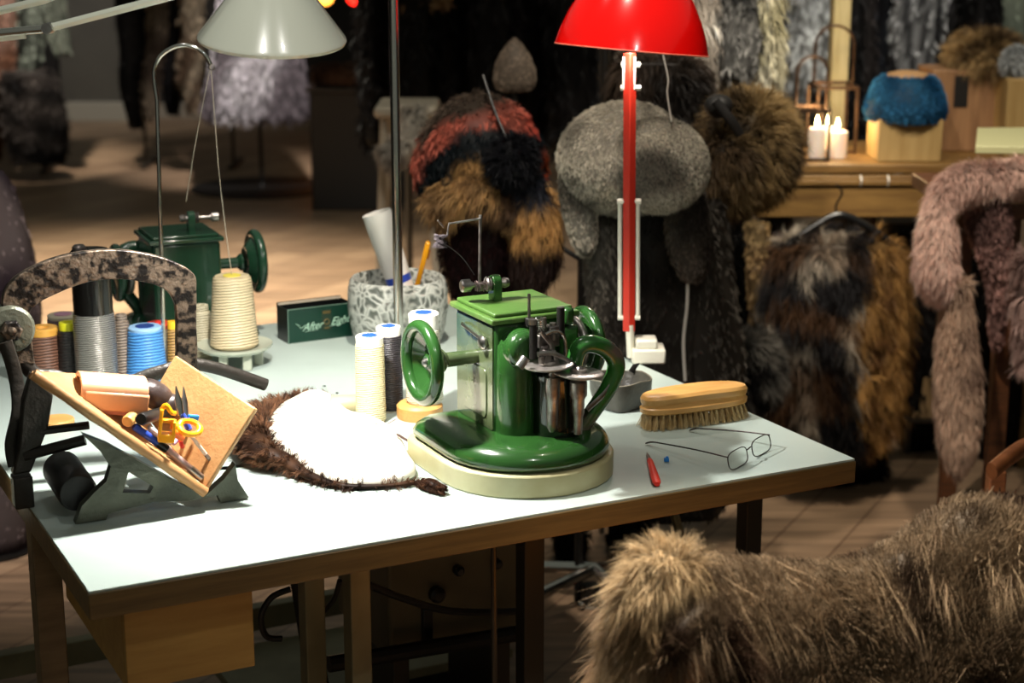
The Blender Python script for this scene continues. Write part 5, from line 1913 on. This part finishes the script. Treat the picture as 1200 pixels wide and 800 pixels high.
# dark grey shearling bust beneath
garment('dark grey shearling jacket under the grey trapper hat', D + .16, [(236, 700, 846), (262, 690, 852), (310, 694, 858), (370, 700, 866), (420, 702, 872), (470, 706, 870), (520, 706, 866), (590, 712, 850)], .13, (92, 86, 78), (42, 38, 34), .016, 20000, name='shearling_jacket', seed=85, width=.0014, cat='jacket')
garment('grey rabbit scarf hanging left below the grey trapper hat', D + .05, [(240, 688, 728), (300, 684, 732), (350, 688, 736), (400, 690, 738), (450, 694, 736)], .05, (128, 122, 112), (56, 52, 48), .014, 8000, name='fur_scarf', seed=86, width=.0012, cat='scarf')

# ---- long-haired brown hat
D = 3.75
bh_ = thing('fur_hat', 'bulky long-haired olive-brown fur hat with a black leather top, right of the grey hat', 'hat', (0, 0, 0))
brf = two(npx(142, 118, 80), npx(54, 44, 34), 12, 90, 2.0)
radial = lambda cx_, cz_: (lambda P_: np.stack([(P_[:, 0] - cx_) * 6, np.zeros(len(P_)), (P_[:, 2] - cz_) * 6 - .5], 1))
q = Y(868, 172, D)
fur('fur_body', blobpx(878, 174, 50, 60, D, .12), .045, 16000, brf, comb=radial(q.x, q.z), lie=.55, width=.0016, parent=bh_, seed=90)
fur('brim_roll', blobpx(852, 200, 44, 44, D - .10, .06), .042, 9000, two(npx(130, 108, 70), npx(70, 56, 40), 14, 91, 1.6), comb=(.3, 0, -1), lie=.6, width=.0016, parent=bh_, seed=91)
obj('leather_top', blobpx(842, 124, 17, 14, D - .14, .03, n=24, m=14), M['black_rubber'], bh_, smooth=60, label='black leather patch')
obj('leather_strap', B().tube(smooth_pts([Y(838, 118, D - .18), Y(856, 140, D - .18), Y(868, 158, D - .17)], 5), [(.010, .004)] * 11, 10), M['black_rubber'], bh_)
garment('dark brown fur hat crown between the red shade and the brown hat', 3.95, [(70, 724, 812), (88, 716, 828), (112, 716, 832), (136, 724, 830), (150, 740, 820)], .1, (66, 54, 44), (24, 20, 17), .04, 9000, name='fur_hat', seed=92, width=.0016, cat='hat')

# ---- long pale furs hanging above the hats
D = 4.15
rail('dark rail above the hats carrying the pale long furs', D, 716, 858, 1.80, 'black_iron', ext=.14)
garment('long-haired pale grey fur waistcoat, left half of the pair behind the red shade', D, [(-150, 760, 838), (-60, 750, 842), (10, 740, 846), (60, 734, 846), (88, 738, 838), (100, 752, 822)], .09, (240, 232, 220), (160, 150, 138), .05, 9000, 'pale furs above the hats', seed=95, width=.0022, sc=20, sharp=2)
garment('cream and pale olive long-haired fur hanging right of the grey one', D, [(-150, 876, 906), (-60, 874, 908), (10, 876, 912), (60, 882, 914), (92, 890, 912), (104, 896, 906)], .06, (226, 220, 198), (168, 160, 126), .04, 6000, 'pale furs above the hats', seed=96, width=.0022, sc=20, sharp=2)
garment('dark silvery fur lapels between the pale furs above the brown hat', D - .03, [(-150, 838, 884), (-60, 842, 886), (10, 846, 888), (50, 844, 890), (80, 842, 886), (92, 850, 878)], .05, (128, 126, 122), (34, 34, 34), .022, 6000, 'pale furs above the hats', seed=97, width=.002, sc=26, sharp=3)

# ---- right rear: white furs, post, dark coats, striped coat
D = 6.6
rail('dark clothes rail at the far right carrying dark coats', D, 908, 1194, 1.86)
garment('white fluffy fur hanging left of the pale wooden post', D - .3, [(-40, 918, 952), (14, 916, 954), (60, 918, 948), (90, 920, 944), (114, 924, 938)], .1, (210, 212, 210), (120, 122, 122), .04, 3600, 'white furs by the pale post', seed=101, width=.0035)
garment('second white fluffy fur touching the pale wooden post', D - .2, [(-40, 950, 980), (14, 950, 982), (50, 952, 978), (84, 954, 976), (104, 956, 970)], .08, (200, 202, 200), (130, 130, 128), .04, 2600, 'white furs by the pale post', seed=102, width=.0035)
garment('dark teal-black coat hanging above the white furs', D + .1, [(-150, 900, 975), (-40, 902, 976), (0, 906, 972), (14, 912, 966)], .12, (60, 84, 80), (20, 24, 24), .02, 2400, seed=103, width=.003)
specs = [(1004, 1024, (62, 56, 54), (26, 24, 24), 'narrow dark brown coat just right of the pale post'),
         (1018, 1050, (46, 50, 58), (22, 23, 27), 'dark blue-grey coat left of the striped coat'),
         (1096, 1134, (40, 38, 38), (18, 17, 17), 'black coat right of the striped coat'),
         (1128, 1172, (36, 34, 34), (16, 15, 15), 'black coat behind the spiky fur hat'),
         (984, 1010, (34, 32, 32), (15, 15, 15), 'black coat behind the candle lanterns')]
for i, (xl, xr, c1, c2, lb) in enumerate(specs):
    garment(lb, D - (.24 if i in (0, 3) else 0) - (.34 if i == 4 else 0), [(-150, xl + 4, xr - 3), (-40, xl, xr), (60, xl, xr), (130, xl, xr), (200, xl + 2, xr - 2), (260, xl + 2, xr - 2)], .08, c1, c2, .03, 3000, 'dark coats on the right rear rail', seed=110 + i, width=.003)


def stripef(p_):
    t = np.clip(np.sin(p_[:, 0] * 105 + 6 * p_[:, 2] + 2 * vnoise(p_, 6, 9)) * 1.6 + .3, 0, 1)
    return mixc(npx(44, 44, 46), npx(172, 172, 172), t)


garment('dark grey fur coat with pale vertical stripes above the blue fur hat', D - .1, [(-150, 1060, 1110), (-40, 1052, 1112), (30, 1044, 1106), (70, 1040, 1100), (100, 1040, 1098), (200, 1042, 1096)], .12, c, c, .025, 6000, colf=stripef, seed=116, width=.003)
garment('pale green smooth coat at the upper right edge', D, [(-150, 1172, 1200), (0, 1170, 1202), (100, 1170, 1200), (200, 1172, 1196)], .1, (140, 148, 130), (104, 112, 98), .01, 2400, seed=117, width=.003)
# pale post, shelf unit
D = 5.3
a_, b__ = Y(971, 100, D), Y(991, 100, D)
o = obj('wooden_post', B().box(((a_.x + b__.x) / 2, D, 1.3), ((b__.x - a_.x), .07, 2.6)), wood_mat('pale_post', sr(190, 178, 136), sr(160, 146, 102), 6, .6, (9, 9, 1)), bev=.004, center=True)
tag(o, 'pale square wooden post standing behind the candle lanterns', 'post')

# shelf table carrying candles, blocks and hats
SHW = wood_mat('shelf_wood', sr(142, 108, 56), sr(92, 64, 30), 4, .5, (1, 9, 9))
S_o = T(890, 222, .86)
SD = 4.75
zs = Y(1000, 190, SD).z
fr0, fr1 = Y(886, 214, SD - .12), Y(1215, 196, SD - .0)
syaw = math.atan2(fr1.y - fr0.y, fr1.x - fr0.x)
SFm = Frame((Y(884, 200, SD).x, SD - .05, 0), R(0))
x0s = SFm.o.x
wS = Y(1240, 200, SD).x - x0s
sh_ = thing('display_shelf', 'long wooden display shelf at the right carrying candles, blocks and fur hats', 'shelf', SFm.o, 0)
obj('shelf_board', B().box((wS / 2, .26, zs - .012), (wS, .52, .024)), SHW, sh_, bev=.003)
obj('front_rail', B().box((wS / 2, -.012, zs - .085), (wS, .03, .115)), SHW, sh_, bev=.003, label='deep wooden front rail')
obj('lower_rail', B().box((wS / 2, -.032, zs - .045), (wS, .012, .014)), SHW, sh_, bev=.002)
for x in (.32, wS - .03):
    for y in (.06, .48):
        obj('leg', B().box((x, y, (zs - .024) / 2), (.05, .05, zs - .024)), SHW, sh_, bev=.003)
for px in (917, 1042, 1010):
    q = Y(px, 212, SD - .1)
    obj('hook', B().tube(smooth_pts([Vector((q.x - x0s, -.03, q.z - 0 + .012)), Vector((q.x - x0s, -.045, q.z - .0)), Vector((q.x - x0s, -.035, q.z - .016))], 4), .0022, 6), M['white_plastic'], sh_)
# candles
CW = bpy.data.materials.new('candle_wax')
nt, p = nodes_of(CW)
p.inputs['Base Color'].default_value = (*sr(232, 218, 204), 1)
p.inputs['Subsurface Weight'].default_value = .4
p.inputs['Subsurface Radius'].default_value = (.02, .01, .006)
p.inputs['Roughness'].default_value = .4
FL_M = mat('flame', (1, .8, .4), .5, emit=(1, .72, .32), es=30)
CDL = [(956, 150, 190, 10.5, 'lit white candle, leftmost of the group in the wire lanterns', SD + .06),
       (980, 153, 186, 12, 'lit white candle, frontmost right one in the wire lanterns', SD + .10),
       (969, 148, 184, 9, 'lit white candle behind and between the two front ones', SD + .20)]
for px, yt, yb2, rp, lb, dd in CDL:
    P_ = Y(px, yb2, dd)
    P_.z = zs
    ztp = Y(px, yt, dd).z - zs
    r_ = rp * dd / 2000
    t = thing('candle', lb, 'candle', P_, 0, None)
    obj('wax', B().lathe([(r_ * .97, 0), (r_, .004), (r_, ztp - .004), (r_ * .9, ztp), (r_ * .5, ztp - .004), (.004, ztp - .006)], 28), CW, t)
    obj('wick', B().tube([(0, 0, ztp - .006), (.001, 0, ztp + .008)], .0012, 6), M['black_rubber'], t)
    obj('flame', B().lathe([(.001, ztp + .003), (.0058, ztp + .010), (.0062, ztp + .015), (.003, ztp + .028), (.0005, ztp + .036)], 14), FL_M, t)
    pl_ = lamp('candle_light', 'POINT', (P_.x, P_.y, zs + ztp + .045), None, 1.2, (1, .7, .36), .01)
# wire lanterns
RUST = mat('rusty_wire', sr(84, 60, 40), .5, .6, c2=sr(50, 36, 26), vscale=40)


def lantern(label, dd, xl, xr, ybase, ytop, yring, dyb=.16):
    a_, b_ = Y(xl, 150, dd), Y(xr, 150, dd)
    w_ = b_.x - a_.x
    cx = (a_.x + b_.x) / 2
    t = thing('candle_lantern', label, 'lantern', (cx, dd + dyb / 2, zs))
    zr = Y(xl, yring, dd).z - zs
    h_ = Y(xl, ytop, dd).z - zs
    for y in (-dyb / 2, dyb / 2):
        obj('base_bar', B().box((0, y, .004), (w_, .008, .008)), RUST, t)
        obj('top_bar', B().box((0, y, zr), (w_, .010, .010)), RUST, t)
        for x in (-w_ / 2, w_ / 2):
            obj('corner_post', B().box((x, y, zr / 2), (.008, .008, zr)), RUST, t)
    for x in (-w_ / 2, w_ / 2):
        obj('side_bar', B().box((x, 0, zr), (.010, dyb, .010)), RUST, t)
    n_ = 16
    pts = [Vector((-w_ / 2, 0, zr)), Vector((-w_ / 2, 0, h_ - w_ / 2))] + [Vector((-w_ / 2 * math.cos(PI * i / n_), 0, h_ - w_ / 2 + w_ / 2 * math.sin(PI * i / n_))) for i in range(1, n_)] + [Vector((w_ / 2, 0, h_ - w_ / 2)), Vector((w_ / 2, 0, zr))]
    obj('arched_handle', B().tube(pts, .0042, 8), RUST, t)


lantern('small rusty wire lantern with a low arched handle, left one', SD + .02, 936, 972, 190, 68, 130, .13)
lantern('taller rusty wire lantern with a high arched handle, right one', SD + .18, 957, 1003, 184, 32, 103, .16)
# wooden hat blocks and hats
BW = wood_mat('hat_block_wood', sr(178, 150, 98), sr(150, 120, 70), 3, .6, (9, 9, 1))


def block(label, dd, xl, xr, ytop, depth, name='wooden_block', m=None, yw=0):
    a_, b_ = Y(xl, ytop, dd), Y(xr, ytop, dd)
    h_ = a_.z - zs
    o = obj(name, B().box((0, 0, h_ / 2), (b_.x - a_.x, depth, h_)), m or BW, bev=.004, loc=((a_.x + b_.x) / 2, dd + depth / 2, zs))
    o.rotation_euler[2] = R(yw)
    return tag(o, label, 'block'), h_, ((a_.x + b_.x) / 2, dd + depth / 2)


o, h_, (bx_, by_) = block('square wooden hat block under the blue fur hat', SD + .0, 1030, 1106, 140, .15)
BLUEF = two(npx(66, 132, 178), npx(24, 78, 122), 18, 130, 1.8)
k_ = SD / 2000
zb_ = zs + h_
ht_ = Y(1067, 90, SD + .07).z - zb_
prf = [(.085, -.012), (.108, -.006), (.115, .018), (.106, ht_ * .5), (.088, ht_ * .88), (.07, ht_), (.052, ht_ * .98), (.05, ht_ * .8), (.048, .01), (.04, .001)]
fb = B().lathe(prf, 36, Matrix.Translation((bx_ - .0, by_, zb_ + .002)))
hb_t = thing('fur_hat', 'bright blue fluffy fur hat with a tan top on the square wooden block', 'hat', (0, 0, 0))
fur('fur_band', fb, .008, 26000, BLUEF, comb=(0, 0, -1), lie=.5, width=.0011, parent=hb_t, seed=130, spread=.2)
obj('hat_top', B().lathe([(.06, ht_ * .94), (.056, ht_ + .003), (.03, ht_ + .010), (.004, ht_ + .012)], 30, Matrix.Translation((bx_, by_, zb_ + .006))), mat('tan_suede', sr(176, 136, 92), .7), hb_t, label='tan suede crown')
KW = wood_mat('old_crate', sr(164, 124, 86), sr(118, 84, 56), 4, .6, (9, 9, 1))
o, h2, (bx2, by2) = block('tall brown wooden block behind the blue fur hat', SD + .22, 1094, 1172, 82, .2, 'wooden_crate', KW)
obj('slot', B().box((Y(1126, 110, SD + .22).x - o.location.x, -.1015, Y(1126, 107, SD + .22).z - zs), (.04, .004, .09)), M['black_rubber'], o, label='black slot')
o, h3, (bx3, by3) = block('pale wooden block at the right edge under the white fur ball', SD + .10, 1182, 1222, 92, .15)
hh = blobpx(1155, 66, 36, 22, SD + .3, .11)
tag(fur('fur_hat', hh, .05, 9000, two(npx(184, 156, 112), npx(84, 66, 48), 14, 133, 2.2), comb=radial(Y(1155, 66, SD + .3).x, Y(1155, 62, SD + .3).z), lie=.45, width=.0018, seed=133), 'spiky tan and brown fur hat on the tall brown block', 'hat')
P_ = Y(1192, 74, SD + .15)
tag(fur('fur_pompom', B().ellip(tuple(P_), (.045, .045, .045), 20, 14), .014, 4500, two(npx(206, 210, 212), npx(150, 156, 164), 14, 134), comb=(0, 0, -1), lie=.4, width=.0016, seed=134), 'white fluffy fur ball at the right edge on the pale block', 'pompom')

# ---- things hanging below the shelf
D = 4.45
tag(obj('coat_hanger', B().tube(smooth_pts([Y(905, 304, D), Y(930, 282, D), Y(960, 262, D), Y(980, 252, D), Y(1000, 256, D), Y(1030, 274, D), Y(1056, 296, D)], 5), .010, 10)
    .tube(smooth_pts([Y(980, 254, D), Y(980, 240, D), Y(987, 226, D - .01), Y(980, 216, D - .02)], 5), .003, 8), M['black_plastic'], center=True),
    'black plastic coat hanger holding the dark fox fur vest below the shelf', 'hanger')


def vestf(p_):
    x = (p_[:, 0] - Y(895, 380, D).x) / (Y(1055, 380, D).x - Y(895, 380, D).x)
    q_ = p_ * np.array((1, 1, .4))
    n_ = vnoise(q_, 22, 140)
    t = np.clip((x + .25 * (n_ - .5) - .68) / .08, 0, 1)
    lg = np.clip((n_ - .55) * 5, 0, 1)
    a = mixc(npx(34, 32, 33), npx(170, 158, 142), lg)
    u = np.clip((vnoise(p_, 10, 141) - .6) * 5, 0, 1)
    a = a * (1 - .6 * u[:, None]) + npx(96, 66, 40)[None, :] * .6 * u[:, None]
    return a * (1 - t[:, None]) + mixc(npx(190, 146, 86), npx(92, 62, 34), vnoise(q_, 40, 142)) * t[:, None]


b = loft_px(D, [(282, 930, 1030), (296, 902, 1056), (330, 896, 1062), (380, 894, 1062), (430, 900, 1060), (470, 904, 1052), (500, 912, 1040), (516, 930, 1024)], .085, folds=.012)
tag(fur('fur_vest', b, .055, 26000, vestf, comb=(.15, 0, -1), lie=.6, width=.0018, seed=140), 'dark grey and russet fox fur vest hanging on the black hanger below the shelf', 'vest')
garment('dark olive-black jacket hanging left behind the fox vest', D + .25, [(250, 836, 878), (300, 832, 880), (360, 840, 886), (420, 850, 890), (480, 858, 890)], .1, (28, 26, 26), (12, 12, 12), .02, 6000, seed=143, width=.002, cat='jacket')
garment('narrow cream strip of fur between black jacket and fox vest', D + .02, [(262, 876, 900), (300, 876, 898), (350, 878, 896), (396, 880, 892)], .03, (186, 162, 120), (148, 122, 84), .015, 2600, name='fur_strip', seed=144, width=.0018, cat='fur')
garment('pinkish-grey fur scarf end hanging under the shelf left of the hanger', D + .3, [(240, 896, 926), (262, 898, 924), (284, 902, 918)], .03, (150, 134, 132), (84, 74, 74), .02, 2000, name='fur_scarf', seed=145, width=.0018, cat='scarf')
# grey pompom tail
P_ = Y(885, 430, 4.05)
tag(fur('fox_tail', loft_px(4.05, [(394, 868, 896), (410, 858, 908), (434, 854, 914), (456, 858, 908), (474, 868, 890)], .06), .04, 9000, two(npx(128, 124, 118), npx(28, 27, 28), 30, 146, 3), comb=(.4, 0, -1), lie=.5, width=.0016, seed=146), 'round bushy silver-black tail beside the wooden brush', 'tail')
# coats standing lower behind, right
garment('long black coat hanging behind and right of the fox vest', D + .5, [(270, 1052, 1096), (330, 1050, 1100), (420, 1052, 1100), (520, 1056, 1096), (600, 1060, 1092)], .1, (34, 31, 30), (15, 14, 14), .03, 4500, 'dark coats under the shelf', seed=147, width=.002)
garment('black fur coat under the shelf right of the pink stole', D + .4, [(300, 1140, 1210), (400, 1138, 1214), (500, 1142, 1212), (600, 1146, 1208)], .1, (30, 27, 27), (12, 12, 12), .03, 4500, 'dark coats under the shelf', seed=148, width=.002)
garment('dark brown fur bundle lying low beneath the fox vest', 4.7, [(500, 880, 1010), (520, 870, 1030), (548, 872, 1036), (575, 880, 1030)], .14, (66, 50, 44), (26, 20, 19), .04, 6000, name='fur_bundle', seed=149, width=.002, cat='fur')
garment('black fur hem hanging at the lower middle behind the table', 4.0, [(600, 650, 684), (620, 650, 686), (650, 656, 682), (676, 664, 676)], .05, (24, 22, 22), (10, 10, 10), .03, 2600, name='fur_tail', seed=150, width=.002, cat='tail')
garment('second black fur hem behind the chrome uprights under the table', 4.05, [(590, 712, 758), (620, 712, 760), (650, 720, 756), (672, 730, 748)], .05, (24, 22, 22), (10, 10, 10), .03, 2600, name='fur_tail', seed=151, width=.002, cat='tail')
# cartons on a low crate below the shelf
for xl, xr, yt, yb2, dd, lb, cc_ in ((1030, 1078, 262, 294, 5.0, 'grey cardboard box with a dark mark on the low shelf', (128, 120, 98)), (1074, 1098, 404, 440, 4.9, 'tan cardboard box left behind the pink stole', (170, 138, 104)), (1072, 1100, 442, 490, 4.88, 'lower tan cardboard box behind the pink stole', (150, 122, 84))):
    a_, b_ = Y(xl, yt, dd), Y(xr, yb2, dd)
    o = obj('cardboard_box', B().box(((a_.x + b_.x) / 2, dd + .1, (a_.z + b_.z) / 2), (b_.x - a_.x, .2, a_.z - b_.z)), mat('card_' + str(xl), sr(*cc_), .7, c2=sr(*[int(v * .85) for v in cc_]), vscale=8), bev=.002, center=True)
    tag(o, lb, 'box')
    zz = b_.z
    t = thing('metal_rack', {1030: 'thin dark rack shelf carrying the grey cardboard box', 1074: 'thin dark rack shelf between the two tan boxes', 1072: 'lowest thin dark rack shelf under the tan boxes'}[xl], 'rack', ((a_.x + b_.x) / 2, dd + .1, 0))
    obj('board', B().box((0, 0, zz - .006), ((b_.x - a_.x) + .04, .22, .012)), M['dark_steel'], t)
    for sx in (-1, 1):
        for sy_ in (-1, 1):
            obj('leg', B().box((sx * ((b_.x - a_.x) / 2 + .01), sy_ * .1, (zz - .012) / 2), (.014, .014, zz - .012)), M['dark_steel'], t)

# ---- pink fur stole over a small table
D = 4.0
zt_ = Y(1175, 178, D).z
tt = thing('side_table', 'pale-topped dark wooden side table at the right edge under the pink stole', 'table', (Y(1250, 200, D).x, D + .1, 0))
lxx = Y(1120, 240, D - .1).x - tt.location.x
zt2 = Y(1150, 246, D - .12).z
obj('table_top', B().box((.0, 0, zt2), (abs(lxx) * 2, .5, .035)), M['dark_wood'], tt, bev=.003)
for sx in (-1, 1):
    for sy_ in (-1, 1):
        obj('leg', B().box((sx * (abs(lxx) - (.13 if sx < 0 else .03)), sy_ * .2, (zt2 - .017) / 2), (.04, .04, zt2 - .017)), M['dark_wood'], tt, bev=.003)
a_ = Y(1143, 174, D - .0)
o = obj('display_board', B().box((.28, .12, 0), (.56, .4, .018)).v and B().slab([(0, 0), (.6, -.06), (.6, .38), (.10, .36)], -.012, .006), mat('pale_board', sr(188, 186, 140), .5), loc=(a_.x, D, a_.z), bev=.002)
tag(o, 'pale cream board lying on the right edge above the pink stole', 'board')
bxp = obj('board_riser', B().box((0, 0, (a_.z - .012 - zt2 - .0175) / 2), (.3, .2, a_.z - .012 - zt2 - .0175)), M['dark_wood'], loc=(a_.x + .4, D + .16, zt2 + .0175), bev=.003)
tag(bxp, 'dark wooden riser between the side table and the pale board', 'riser')
PK = two(npx(232, 200, 186), npx(184, 150, 138), 14, 150, 1.4)
ps_ = thing('fur_stole', 'long pale pink fox fur stole draped over the side table at the right', 'stole', (0, 0, 0))
DD = D - .2
path = [(1235, 205, .12), (1200, 206, .06), (1168, 212, .02), (1136, 214, .0), (1112, 226, -.02), (1100, 252, -.04), (1098, 282, -.04), (1098, 318, -.04), (1112, 342, -.04)]
pts = smooth_pts([Y(a, b_, DD + dy) for a, b_, dy in path], 5)
rw = interp([.034, .034, .034, .038, .036, .032, .042, .048, .028], 5)
fur('draped_body', B().tube(pts, [(r_, r_ * .8) for r_ in rw], 14), .028, 30000, PK, comb=(-.3, 0, -.9), lie=.65, width=.0011, spread=.14, clump=5, parent=ps_, seed=151)
b = loft_px(DD - .03, [(330, 1102, 1134), (360, 1104, 1136), (400, 1100, 1142), (440, 1098, 1148), (480, 1098, 1148), (515, 1102, 1144), (540, 1110, 1136), (552, 1118, 1126)], .04)
fur('hanging_tail', b, .028, 22000, two(npx(208, 178, 156), npx(140, 114, 100), 18, 153, 1.8), comb=(0, 0, -1), lie=.75, width=.0011, spread=.14, clump=5, parent=ps_, seed=152)
b = loft_px(DD + .03, [(226, 1128, 1180), (270, 1134, 1186), (310, 1150, 1182), (340, 1158, 1180), (380, 1160, 1178), (408, 1164, 1172)], .035)
fur('leg_flap', b, .014, 12000, two(npx(176, 136, 128), npx(104, 78, 74), 18, 154, 1.8), comb=(0, 0, -1), lie=.7, width=.0016, parent=ps_, seed=154)
garment('pale pink fur end hanging at the right picture edge below the stole', DD - .05, [(300, 1194, 1230), (340, 1190, 1236), (380, 1190, 1236), (430, 1196, 1232)], .04, (196, 166, 158), (128, 102, 96), .035, 4500, name='fur_scarf', seed=155, width=.0016, cat='scarf')
# wooden chair arm low right
a_, b__ = Y(1162, 552, 3.0), Y(1210, 520, 3.1)
wc_ = thing('wooden_chair', 'reddish wooden chair whose curved arm shows at the right edge', 'chair', (1.06, 3.1, 0))
L0 = Vector(wc_.location)
CWD = wood_mat('chair_wood', sr(150, 92, 54), sr(104, 58, 32), 5, .4, (1, 9, 9))
obj('arm', B().tube(smooth_pts([a_ - L0, a_.lerp(b__, .5) + Vector((0, 0, .006)) - L0, b__ - L0, b__ - L0 + Vector((.15, .1, .01))], 5), [(.018, .012)] * 16, 12), CWD, wc_)
sx0 = a_.x - L0.x
for x, y in ((sx0 + .03, -.03), (sx0 + .45, -.03), (sx0 + .03, .36), (sx0 + .45, .36)):
    obj('leg', B().box((x, y, (a_.z - .02) / 2 if y < 0 else .15), (.032, .032, (a_.z - .02) if y < 0 else .30)), CWD, wc_, bev=.003)
obj('seat', B().box((sx0 + .26, .16, .28), (.42, .44, .03)), CWD, wc_, bev=.005)

# ================================================================== foreground chair with a long-haired fur
D = 1.86
ck = thing('wooden_chair', 'wooden chair in the right foreground, mostly hidden under the thick grey-brown fur', 'chair', (0, 0, 0))
c0_, c1_ = Y(790, 700, 1.80), Y(1230, 640, 1.98)
yawc = math.atan2(c1_.y - c0_.y, c1_.x - c0_.x)
CFm = Frame((c0_.x, c0_.y, 0), yawc)
ck.location = CFm.o
ck.rotation_euler = (0, 0, yawc)
OW = wood_mat('chair_oak', sr(196, 132, 58), sr(158, 98, 38), 5, .4, (9, 9, 1))
wC = .46
ztop = CFm.at(800, 735, 0).z
for x in (.0, wC):
    obj('back_post', B().box((x + .018, .0, ztop / 2), (.040, .030, ztop)), OW, ck, bev=.004)
    obj('leg', B().box((x + .018, .40, .22), (.036, .036, .44)), OW, ck, bev=.004)
obj('back_rail', B().box((wC / 2 + .018, 0, ztop - .03), (wC, .024, .06)), OW, ck, bev=.004)
obj('back_rail', B().box((wC / 2 + .018, 0, .62), (wC, .02, .04)), OW, ck, bev=.004)
obj('seat', B().box((wC / 2 + .018, .20, .45), (wC + .03, .44, .025)), OW, ck, bev=.006)
# fur: thick sheet folded over the chair back, roll at its left end
ridge = [(752, 690), (790, 668), (840, 660), (900, 664), (960, 668), (1010, 660), (1060, 640), (1100, 610), (1140, 590), (1190, 590), (1260, 600)]
FF = thing('fur_throw', 'huge thick long-haired grey-brown fur draped over the chair back in the right foreground', 'fur throw', CFm.o, yawc)
rp = smooth_pts([CFm.at(a, b_, -.0) for a, b_ in ridge], 4)
ridge_z = min(q.z for q in rp)
rs = []
for i, q in enumerate(rp):
    u = i / (len(rp) - 1)
    t_ = .050 + .012 * math.sin(i * .7)
    drop = (.52 + .03 * math.sin(i * .5)) * min(1, max(.14, .14 + (q.x - .015) / .13))
    prof = []
    bulge = .03 + .015 * math.sin(i * 1.1)
    lean = .0
    prof = [(-.028, -drop), (-.045, -drop), (-.055 - bulge * .2, -drop * .8), (-.065 - bulge * .5, -drop * .55), (-.062 - bulge * .3, -drop * .3), (-.055, -min(.10, drop * .25)), (-.042, -min(.035, drop * .2)), (-.012, 0.0),
            (.018, 0.0), (.045, -.035), (.055, -.12), (.048, -drop * .5), (.036, -drop * .5), (.030, -min(.12, drop * .45)), (.022, -.05), (-.020, -.05), (-.027, -min(.2, drop * .8))]
    rs.append([(q.x, y, q.z + z) for y, z in prof])
bsheet = B().rings(rs)


def foref(p_):
    n1 = vnoise(p_ * np.array((1, 1, .55)), 17, 160)
    a = mixc(npx(196, 170, 140), npx(84, 64, 52), np.clip(n1 * 2.6 - .8, 0, 1))
    # back of the pelt is darker lower down the animal's flank
    return a


ml = CFm.o


def comb_f(P_):
    x = P_[:, 0]
    return np.stack([.25 + .55 * np.sin(P_[:, 0] * 13 + P_[:, 2] * 7) + .3 * np.sin(P_[:, 0] * 37), np.full(len(P_), -.25), -np.ones(len(P_))], 1)


def only_f(cen, nr):
    return np.where((cen[:, 1] > .03) & (cen[:, 2] < ztop - .12), .15, 1.0) * np.where(cen[:, 2] < .45, .4, 1) * np.where((np.abs(cen[:, 1]) < .034) & (cen[:, 2] < ridge_z - .045), 0, 1)


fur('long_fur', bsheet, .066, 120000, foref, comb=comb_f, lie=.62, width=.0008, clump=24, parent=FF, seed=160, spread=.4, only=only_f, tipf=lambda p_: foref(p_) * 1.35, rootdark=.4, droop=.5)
pts = smooth_pts([CFm.at(800, 672, -.01), CFm.at(770, 668, -.02), CFm.at(752, 700, -.03), CFm.at(742, 750, -.03), CFm.at(738, 800, -.03), CFm.at(744, 850, -.03)], 5)
fur('rolled_edge', B().tube(pts, [(.020, .024)] * len(pts), 14), .036, 17000, two(npx(206, 182, 146), npx(140, 116, 86), 20, 161, 1.6), comb=(-.5, -.2, -1), lie=.6, width=.0009, clump=12, parent=FF, seed=161, label='lighter cream-brown rolled edge')
